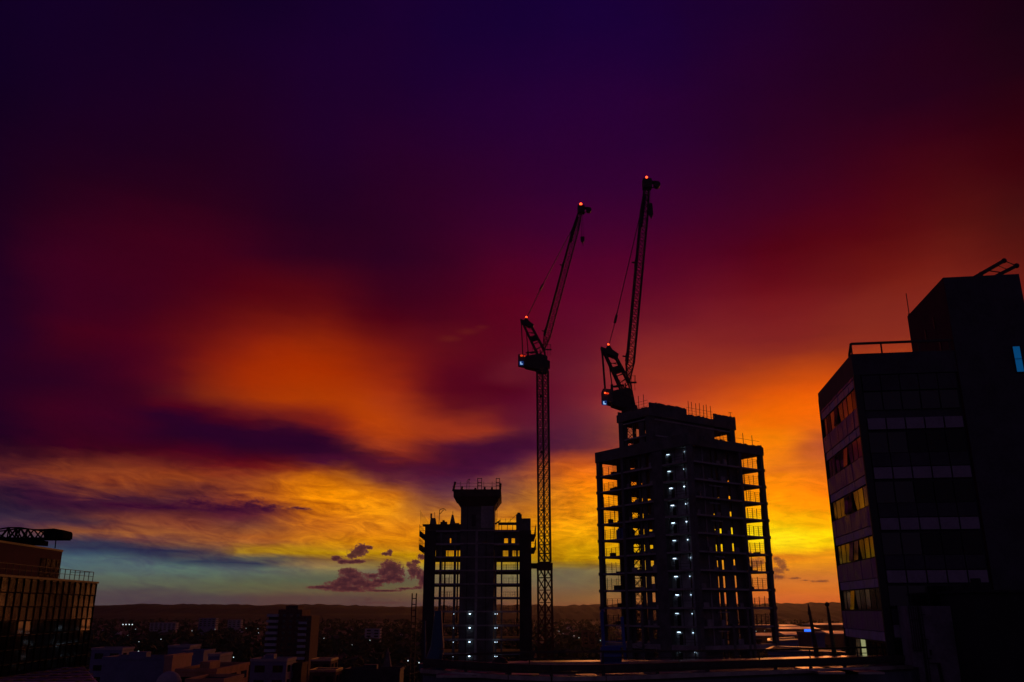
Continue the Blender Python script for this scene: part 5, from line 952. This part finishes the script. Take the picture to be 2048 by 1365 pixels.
# dome plant cover (dark hump at 1000,1322)
c = onz(1000, 1330, zr); s = MB(); s.ball((c.x, c.y, c.z), .55, 14, 10, .9)
single(s, 'roof_cowl', STEEL, (c.x, c.y, c.z - .2), 'rounded dark vent cowl on the terrace in front of the shorter tower', 'vent')
# blue machine
c = onz(1228, 1327, zr); BMX, BMY, BMZ = c.x, c.y, c.z - .1
bmq = thing('facade_access_machine', (BMX, BMY, BMZ), 'blue drum shaped roof machine with two tall legs below the tallest tower', 'machine')
s = MB(); s.cyl((BMX - .85, BMY, BMZ + .55), (BMX + .45, BMY, BMZ + .55), .55, .55, 20); s.box(BMX - .8, BMX + .9, BMY - .45, BMY + .45, BMZ, BMZ + .2); part(s, 'drum', BLUE, bmq)
s = MB(); s.beam((BMX - .62, BMY, BMZ + .7), (BMX - .72, BMY, BMZ + 3.3), .2); s.ball((BMX - .62, BMY, BMZ + 3.35), .14, 8, 5); s.beam((BMX - .62, BMY, BMZ + 3.35), (BMX - .68, BMY, BMZ + 2.7), .1); part(s, 'leg', BLUE, bmq)
s = MB(); s.beam((BMX + .75, BMY, BMZ + .3), (BMX + .62, BMY, BMZ + 3.0), .2); part(s, 'leg', BLUE, bmq)
s = MB(); s.beam((BMX - .7, BMY, BMZ + 1.15), (BMX + .7, BMY, BMZ + 1.15), .1); s.beam((BMX - .68, BMY, BMZ + 1.45), (BMX + .68, BMY, BMZ + 1.45), .07); part(s, 'cross_bar', BLUE, bmq)
# tapered teal funnel mast at left
c = onz(862, 1338, zr)
fm = thing('funnel_mast', (c.x, c.y, c.z), 'dark teal tapered mast rising from the left corner of the terrace', 'mast')
s = MB(); h = at(872, 1222, c.y).z - c.z; s.cyl((c.x + .1, c.y, c.z), (c.x + .35, c.y, c.z + h * .35), .62, .42, 12); s.cyl((c.x + .35, c.y, c.z + h * .35), (c.x + .35, c.y, c.z + h), .42, .2, 12); part(s, 'shaft', TEAL, fm)
s = MB(); s.box(c.x - .65, c.x + .85, c.y - .6, c.y + .6, c.z - .1, c.z + .3); part(s, 'plinth', TEAL, fm)
s = MB(); s.beam((c.x - .35, c.y, c.z + .3), (c.x - .45, c.y, c.z + h * .82), .1); part(s, 'pipe', TEAL, fm)
# two leaning davit masts at right
for (x0, y0, x1, y1, lab, ball) in ((1635, 1300, 1616, 1207, 'pointed black davit mast beyond the terrace, leaning left, left one of two', 0), (1670, 1310, 1654, 1209, 'black davit mast with a round knob, beside the office block', 1)):
    b0_ = onz(x0, 1314, zr); b0_.z = EYE + zr; tp = at(x1, y1, b0_.y)
    t = thing('davit_mast', b0_, lab, 'mast')
    b0_ = at(x0, 1316, b0_.y)
    s = MB(); s.cyl(b0_, b0_ + (tp - b0_) * .9, .2, .09, 8)
    if not ball: s.cyl(b0_ + (tp - b0_) * .9, tp, .09, .02, 8)
    else: s.cyl(b0_ + (tp - b0_) * .9, tp, .09, .06, 8)
    part(s, 'shaft', STEEL, t)
    s = MB(); s.box(b0_.x - .35, b0_.x + .35, b0_.y - .3, b0_.y + .3, EYE + zr - .2, EYE + zr + .35); part(s, 'foot', STEEL, t)
    if ball: s = MB(); s.ball(tp, .17, 10, 7); part(s, 'knob', STEEL, t)
    else: s = MB(); s.beam(b0_ + (tp - b0_) * .78 + Vector((-.12, 0, 0)), b0_ + (tp - b0_) * .86 + Vector((-.05, 0, 0)), .1); part(s, 'bracket', STEEL, t)
# ================================================================ NEIGHBOURING BUILDINGS AND TOWN
def block(name, label, cat, px0, px1, pytop, Y, depth, wall, roof=None, windows=0, rot=0.0, parapet=.6, wall_label=None, group=None, plant=True):
    """box building whose near top edge runs from px0 to px1 at pytop, distance Y"""
    p = at(px0, pytop, Y); q = at(px1, pytop, Y); W_ = q.x - p.x; H_ = p.z
    t = thing(name, ((p.x + q.x) / 2, Y + depth / 2, 0), label, cat, group)
    c, s_ = math.cos(rot), math.sin(rot)
    fr = lambda a, b, z: (p.x + a * c - b * s_, Y + a * s_ + b * c, z)
    s = MB(); s.box(0, W_, 0, depth, 0, H_ - parapet, fr); part(s, 'wall', wall, t)
    s = MB()
    s.box(-.15, W_ + .15, -.15, .2, H_ - parapet, H_, fr); s.box(-.15, W_ + .15, depth - .2, depth + .15, H_ - parapet, H_, fr)
    s.box(-.15, .2, .2, depth - .2, H_ - parapet, H_, fr); s.box(W_ - .2, W_ + .15, .2, depth - .2, H_ - parapet, H_, fr); part(s, 'roof_parapet', roof or wall, t)
    s = MB(); s.box(.2, W_ - .2, .2, depth - .2, H_ - parapet, H_ - parapet + .05, fr); part(s, 'roof_surface', ROOFD, t)
    if windows:
        nz = int((H_ - 1) / 3.2); nx = max(2, int(W_ / windows)); cnt = 0
        for k in range(min(nz, 4)):
            z = H_ - parapet - 2.4 - 3.2 * k
            if z < 1: break
            for i in range(nx):
                if cnt > 40: break
                x = (i + .25) * W_ / nx; s = MB(); s.box(x, x + W_ / nx * .55, -.06, -.002, z, z + 1.5, fr); part(s, 'window', GLASS, t); cnt += 1
            ny = max(2, int(depth / windows / 1.3))
            for i in range(min(ny, 6)):
                y = (i + .25) * depth / ny; s = MB(); s.box(W_ + .002, W_ + .06, y, y + depth / ny * .55, z, z + 1.5, fr); part(s, 'window', GLASS, t)
    if plant:
        s = MB(); s.box(W_ * .3, W_ * .55, depth * .3, depth * .6, H_ - parapet, H_ + .9, fr); part(s, 'plant_box', wall, t)
    return t, fr, W_, H_
WARMR = mat('peach rendered wall', (.42, .22, .16), .8, vary=.2, scale=.3)
BLUEW = mat('slate blue cladding', (.15, .15, .26), .75, vary=.25, scale=.2)
WARMB = mat('orange brick', (.42, .20, .12), .85, vary=.3, scale=.4)
block('flat_roofed_block', 'low slate blue block against the left glass office with pale flank', 'building', 184, 245, 1296, 262, 8, BLUEW, RENDER, 4, plant=False)
block('flat_roofed_block', 'widest dark slate blue hall at lower left with long flat roof', 'building', 206, 345, 1314, 205, 9, BLUEW, BLUEW, 0)
block('flat_roofed_block', 'pale topped blue block standing tallest above the hall roofs at lower left', 'building', 337, 380, 1291, 262, 9, BLUEW, RENDER, 0, plant=False)
block('flat_roofed_block', 'blue block with a peach side wall between the halls and the car park lights', 'building', 362, 408, 1301, 240, 9, BLUEW, BLUEW, 0, plant=False)
block('flat_roofed_block', 'small peach walled stair block in front of the blue blocks', 'building', 330, 346, 1311, 200, 12, WARMR, WARMR, 0, plant=False)
block('barrel_roofed_hut', 'little round shouldered hut beside the brick office at lower left', 'building', 417, 440, 1308, 232, 10, BLUEW, RENDER, 0, plant=False)
block('brick_office', 'long orange brick office with a sunlit side and open deck at lower left', 'building', 352, 433, 1338, 180, 22, WARMB, WARMB, 5, plant=True)
block('brick_office', 'orange brick wing below the long office, cut by the bottom edge', 'building', 372, 447, 1358, 165, 12, WARMB, WARMB, 5, plant=False)
block('rendered_block', 'lavender grey block with dark window bays left of centre at the bottom', 'building', 502, 574, 1318, 215, 9, BLUEW, RENDER, 4)
block('rendered_block', 'brown block between the lavender block and the low brick shop', 'building', 583, 604, 1326, 222, 6, BRICK, BRICK, 0, plant=False)
block('brick_shop', 'low brick building with a bright edge behind the tall flats', 'building', 622, 662, 1319, 300, 12, BRICK, COPING, 4, plant=False)
block('brick_shop', 'reddish brick shop with glowing roof edge at the bottom centre left', 'building', 620, 672, 1340, 240, 9, BRICK, COPING, 4, plant=False)
block('flat_roofed_block', 'long dark flat roofed store left of the shorter construction tower', 'building', 690, 800, 1338, 250, 9, WALLD, WALLD, 0)
# observatory dome
c = at(338, 1362, 170)
t = thing('roof_dome', (c.x, 170, 0), 'small grey roof dome at the bottom edge on the left', 'dome')
s = MB(); s.ball((c.x, 170, c.z - .6), 2.3, 14, 10); part(s, 'dome', RENDER, t)
s = MB(); s.cyl((c.x, 170, 0), (c.x, 170, c.z - .6), 2.2, None, 14); part(s, 'drum', BRICK, t)
# the flats
t = thing('apartment_tower', (-122, 476, 0), 'dark residential tower with white balcony stacks in the middle distance', 'building')
p = at(538, 1219.5, 465); q = at(626, 1219.5, 465); p2 = at(600, 1232, 461)
s = MB(); s.box(p.x + 5, p2.x, 465, 485, 0, p.z); s.box(p2.x, q.x, 463, 482, 0, p2.z); part(s, 'wall', BRICK, t)
s = MB(); s.box(p.x, p.x + 5, 466, 480, 0, p.z - 3); part(s, 'wall', WALLD, t)
s = MB(); s.box(p.x + 8, p2.x - 3, 468, 480, p.z, p.z + 2); part(s, 'plant_room', BRICK, t)
for k in range(14):
    z = 38.0 - 2.85 * k
    s = MB(); s.box(p.x - .2, p.x + 5.4, 462.6, 465.9, z - .2, z + 1.1); part(s, 'balcony', WHITEP, t)
    if k: s = MB(); s.box(p2.x - .5, p2.x + 3.4, 461.0, 462.9, z - .9, z + .3); part(s, 'balcony', WHITEP, t)
    for x in (p.x + 7.5, p.x + 11.0, p.x + 14.5):
        s = MB(); s.box(x, x + 1.6, 464.9, 464.99, z - .2, z + 1.2); part(s, 'window', GLASS, t)
    if k < 12: s = MB(); s.box(q.x - 2.6, q.x - 1.6, 462.9, 462.98, z - 2, z - .7); part(s, 'window', GLASS, t)
# church
c = at(776, 1296, 330)
t = thing('church', (c.x, 330, 0), 'dark church with a slender stone spire left of the shorter tower', 'church')
s = MB(); h = c.z; s.box(c.x - 3.2, c.x + 3.2, 327, 333.4, 0, h - 14); part(s, 'tower', CONCD, t)
s = MB(); s.prism([(c.x - 3, 327.2), (c.x + 3, 327.2), (c.x + 3, 333.2), (c.x - 3, 333.2)], h - 14, h, None, [(c.x - .1, 330.1), (c.x + .1, 330.1), (c.x + .1, 330.3), (c.x - .1, 330.3)]); part(s, 'spire', CONCD, t)
s = MB(); s.box(c.x - 6, c.x + 6, 333.4, 356, 0, 7); s.prism([(c.x - 6, 7), (c.x + 6, 7), (c.x, 12)], 333.4, 356, lambda a, b, z: (a, z, b)); part(s, 'nave', CONCD, t)
# mid distance slabs
for (x0, x1, y, Y, lab, m) in ((398, 432, 1237, 1500, 'blue grey office block on the far plain below the wooded hill', BLUEW), (456, 482, 1240, 1700, 'striped far low office right of the blue grey one', RENDER), (300, 352, 1246, 1600, 'long pale far shed left of the blue grey office', RENDER), (1165, 1190, 1262, 900, 'dim far block between the two construction towers', BRICK), (730, 760, 1258, 1100, 'long pale roofed shed far behind the church', RENDER)):
    block('far_block', lab, 'building', x0, x1, y, Y, 14, m, m, 7, plant=False)
# retail park on the right
pk = [(1480, 1600, 1252, 1500, 90, 'pale long arched warehouse farthest in the retail park'), (1560, 1640, 1257, 1150, 60, 'orange lit warehouse roof behind the left davit mast'), (1630, 1700, 1249, 1350, 60, 'far shed glowing beside the office block edge'), (1500, 1560, 1270, 900, 40, 'low warehouse in front of the arched one'), (1570, 1625, 1268, 800, 40, 'violet roofed warehouse right of the tallest tower'), (1660, 1710, 1266, 850, 50, 'dark warehouse next to the office block')]
for x0, x1, y, Y, dep, lab in pk:
    p = at(x0, y, Y); q = at(x1, y, Y); t = thing('warehouse', ((p.x + q.x) / 2, Y, 0), lab, 'warehouse', 'warehouses of the retail park')
    s = MB(); s.box(p.x, q.x, Y, Y + dep, 0, max(3, p.z - 1.5)); part(s, 'wall', BRICK, t)
    s = MB(); z0 = max(3, p.z - 1.5); s.prism([(Y - .5, z0), (Y + dep + .5, z0), (Y + dep + .5, z0 + .8), (Y + dep / 2, z0 + 2.8), (Y - .5, z0 + .8)], p.x - .5, q.x + .5, lambda a, b, z: (z, a, b)); part(s, 'roof', SHEDR, t)
c = at(1616, 1262, 760); s = MB(); s.box(c.x - 3, c.x + 3, 759.5, 760.5, c.z - 1.2, c.z + 1.2)
single(s, 'neon_sign', LBLUE, (c.x, 760, c.z), 'glowing blue sign among the retail park roofs', 'sign')
block('flat_roofed_block', 'blue grey box building in front of the davit masts', 'building', 1622, 1648, 1266, 170, 8, BLUEW, BLUEW, 0, plant=False)
# edges of the podium to the right of the tall tower
for (x0, y0, x1, y1, z, w_, lab) in ((1538, 1283, 1600, 1280, -6.4, 14, 'dark podium roof with bright kerb just right of the tallest tower'), (1535, 1300, 1690, 1306, -5.6, 10, 'lower podium roof with orange lit edge behind the terrace')):
    p = onz(x0, y0, z); q = onz(x1, y1, z)
    t = thing('podium', ((p.x + q.x) / 2, p.y + 5, 0), lab, 'building')
    s = MB(); s.prism([(p.x, p.y), (q.x, q.y), (q.x + 3, q.y + w_), (p.x + 4, p.y + w_)], -EYE, z - .2, fz); part(s, 'wall', BLUEW, t)
    s = MB(); s.prism([(p.x, p.y), (q.x, q.y), (q.x + 3, q.y + w_), (p.x + 4, p.y + w_)], z - .2, z - .05, fz); part(s, 'roof_surface', ROOFF, t)
    s = MB(); s.beam(p, q, .6, .25); s.beam(p, Vector((p.x + 4, p.y + w_, EYE + z)), .6, .25); s.beam(Vector((q.x + 3, q.y + w_, EYE + z)), Vector((p.x + 4, p.y + w_, EYE + z)), .6, .25); part(s, 'coping', COPING, t)
# houses of the suburb
rh = random.Random(21)
def house_proto(k):
    w = [9, 12, 8][k]; d = [8, 8, 10][k]; h = [5, 5.5, 4.6][k]
    t = thing('house', (0, 0, 0), 'x', 'house', 'houses of the distant suburb')
    s = MB(); s.box(-w / 2, w / 2, -d / 2, d / 2, 0, h); part(s, 'wall', [HOUSEW, BRICK, WARMR][k], t)
    s = MB(); s.prism([(-d / 2 - .4, h), (d / 2 + .4, h), (0, h + 3.2)], -w / 2 - .3, w / 2 + .3, lambda a, b, z: (z, a, b)); rf = part(s, 'roof', TILE, t)
    s = MB(); s.box(w * .3, w * .3 + .8, -.5, .5, h + 1.5, h + 4.2); part(s, 'chimney', BRICK, rf)
    for x in (-w * .3, w * .15):
        for z in (1, 3.3): s = MB(); s.box(x, x + 1.3, -d / 2 - .05, -d / 2 - .002, z, z + 1.2); part(s, 'window', GLASS, t)
    return t
prot = [house_proto(k) for k in range(3)]
HL = ['pale rendered house half hidden among the dark trees of the suburb', 'dark brick house half hidden among the trees of the suburb', 'small peach walled house among the trees of the suburb']
def free(x, y, r):
    px = 1024 + F_ * (x / y) / 1.05
    if y < 560 and -165 < x < -80 and y > 440: return False
    return True
placed = []
cnt = 0
while cnt < 130:
    y = 520 * math.exp(rh.random() * 1.45); x = rh.uniform(-.52, .42) * y
    if not free(x, y, 10) or any((x - a) ** 2 + (y - b) ** 2 < 15 ** 2 for a, b in placed): continue
    placed.append((x, y)); k = rh.randrange(3)
    o = prot[k] if cnt < 3 and k == cnt else None
    if o is None: o = copy_thing(prot[k], (x, y, .02))
    o.location = (x, y, .02); o['label'] = HL[k]; o['group'] = ['pale', 'dark brick', 'peach walled'][k] + ' houses of the distant suburb'
    o.rotation_euler.z = rh.uniform(0, 3.14); cnt += 1
for k in range(3):
    if prot[k].location.length < 1: prot[k].location = (-210 + k * 40, 640 + 25 * k, .02); prot[k]['label'] = HL[k]; prot[k]['group'] = ['pale', 'dark brick', 'peach walled'][k] + ' houses of the distant suburb'
# trees as one mass of leafy clumps
import numpy as np
rg = np.random.default_rng(3)
N = 5200
yy = 430 * np.exp(rg.random(N) * 2.05); xx = rg.uniform(-.56, .5, N) * yy
keep = ~((xx > -175) & (xx < -70) & (yy < 470)); xx = xx[keep]; yy = yy[keep]
V = []; Fc = []; 
for x, y in zip(xx, yy):
    r = rg.uniform(3.0, 6.5); h = rg.uniform(4, 9.5)
    nb = 9 if y < 1000 else 5
    for q in range(nb):
        c = np.array([x + rg.normal() * r * .5, y + rg.normal() * r * .5, h * .55 + rg.uniform(-.35, .45) * h])
        e = rg.normal(size=(4, 3)) * r * .62; e[:, 2] *= .8; k = len(V); V.extend((c + e).tolist()); Fc += [(k, k + 1, k + 2), (k, k + 2, k + 3), (k, k + 3, k + 1), (k + 1, k + 3, k + 2)]
V = [(a, b, max(.05, c)) for a, b, c in V]
b = MB(); b.v = V; b.f = Fc
tag(b.build('trees', TREE), 'dark mass of trees filling the town below the horizon', 'trees', kind='stuff')
# lamps of the town
def lamp_proto():
    t = thing('street_lamp', (0, 0, 0), 'x', 'street lamp', 'tiny white street lamps glowing across the dark town')
    s = MB(); s.cyl((0, 0, 0), (0, 0, 9), .12, .08, 6); part(s, 'pole', STEEL, t)
    s = MB(); s.ball((0, 0, 9.3), .38, 6, 4); part(s, 'lamp', LTOWN, t); return t
lp = lamp_proto(); pts = []
for px, py in ((255, 1271), (278, 1284), (277, 1303), (322, 1279), (459, 1312), (467, 1315), (459, 1318), (517, 1266), (516, 1258), (492, 1257), (662, 1286), (648, 1277), (690, 1299), (838, 1326), (816, 1322), (1139, 1276), (1148, 1272), (1158, 1276), (1118, 1263), (1126, 1268), (1563, 1252), (1556, 1255), (1521, 1257), (1529, 1262), (1580, 1257), (1680, 1254), (1666, 1255), (1624, 1287), (1670, 1250), (1512, 1263), (740, 1281), (705, 1290), (430, 1259), (384, 1262), (590, 1262)):
    X_, t_ = ray(px, py); Y = -32.7 / t_; pts.append((X_ * Y, Y))
rl_ = random.Random(31)
for _ in range(8):
    y = 480 * math.exp(rl_.random() * 1.7); pts.append((rl_.uniform(-.5, .1) * y, y))
for i, (x, y) in enumerate(pts):
    o = lp if i == 0 else copy_thing(lp, (x, y, 0)); o.location = (x, y, 0); o['label'] = 'tiny white street lamp glowing in the dark town below the horizon'
for i, px in enumerate((246, 252, 258.5, 264.5)):
    X_, t_ = ray(px, 1249.5); Y = -30 / t_
    t = thing('floodlight', (X_ * Y, Y, 0), 'floodlight number from the row of four bright lights near the left hills', 'floodlight', 'row of four floodlights')
    t['label'] = ['leftmost of the four bright floodlights in a row below the left hills', 'second from left of the four bright floodlights in a row', 'third from left of the four bright floodlights in a row', 'rightmost of the four bright floodlights in a row'][i]
    s = MB(); s.cyl((X_ * Y, Y, 0), (X_ * Y, Y, 11.4), .25, .15, 6); part(s, 'pole', STEEL, t)
    s = MB(); s.ball((X_ * Y, Y, 12), 1.1, 6, 4); part(s, 'lamp', LTOWN, t)
# ================================================================ AIR
hz = MB(); hz.box(-7000, 7000, -60, 7200, -1.5, 148)
hm_ = bpy.data.materials.new('evening haze'); hm_.use_nodes = True
gh = NT(hm_.node_tree); pv_ = gh.n('ShaderNodeVolumePrincipled'); oh = gh.n('ShaderNodeOutputMaterial')
pv_.inputs['Color'].default_value = (.9, .85, .85, 1); pv_.inputs['Density'].default_value = .000018; pv_.inputs['Anisotropy'].default_value = .84
gh.l(pv_.outputs[0], oh.inputs['Volume'])
tag(hz.build('haze', hm_), kind='stuff')
for o in bpy.data.objects:
    if '_w' in o: del o['_w']
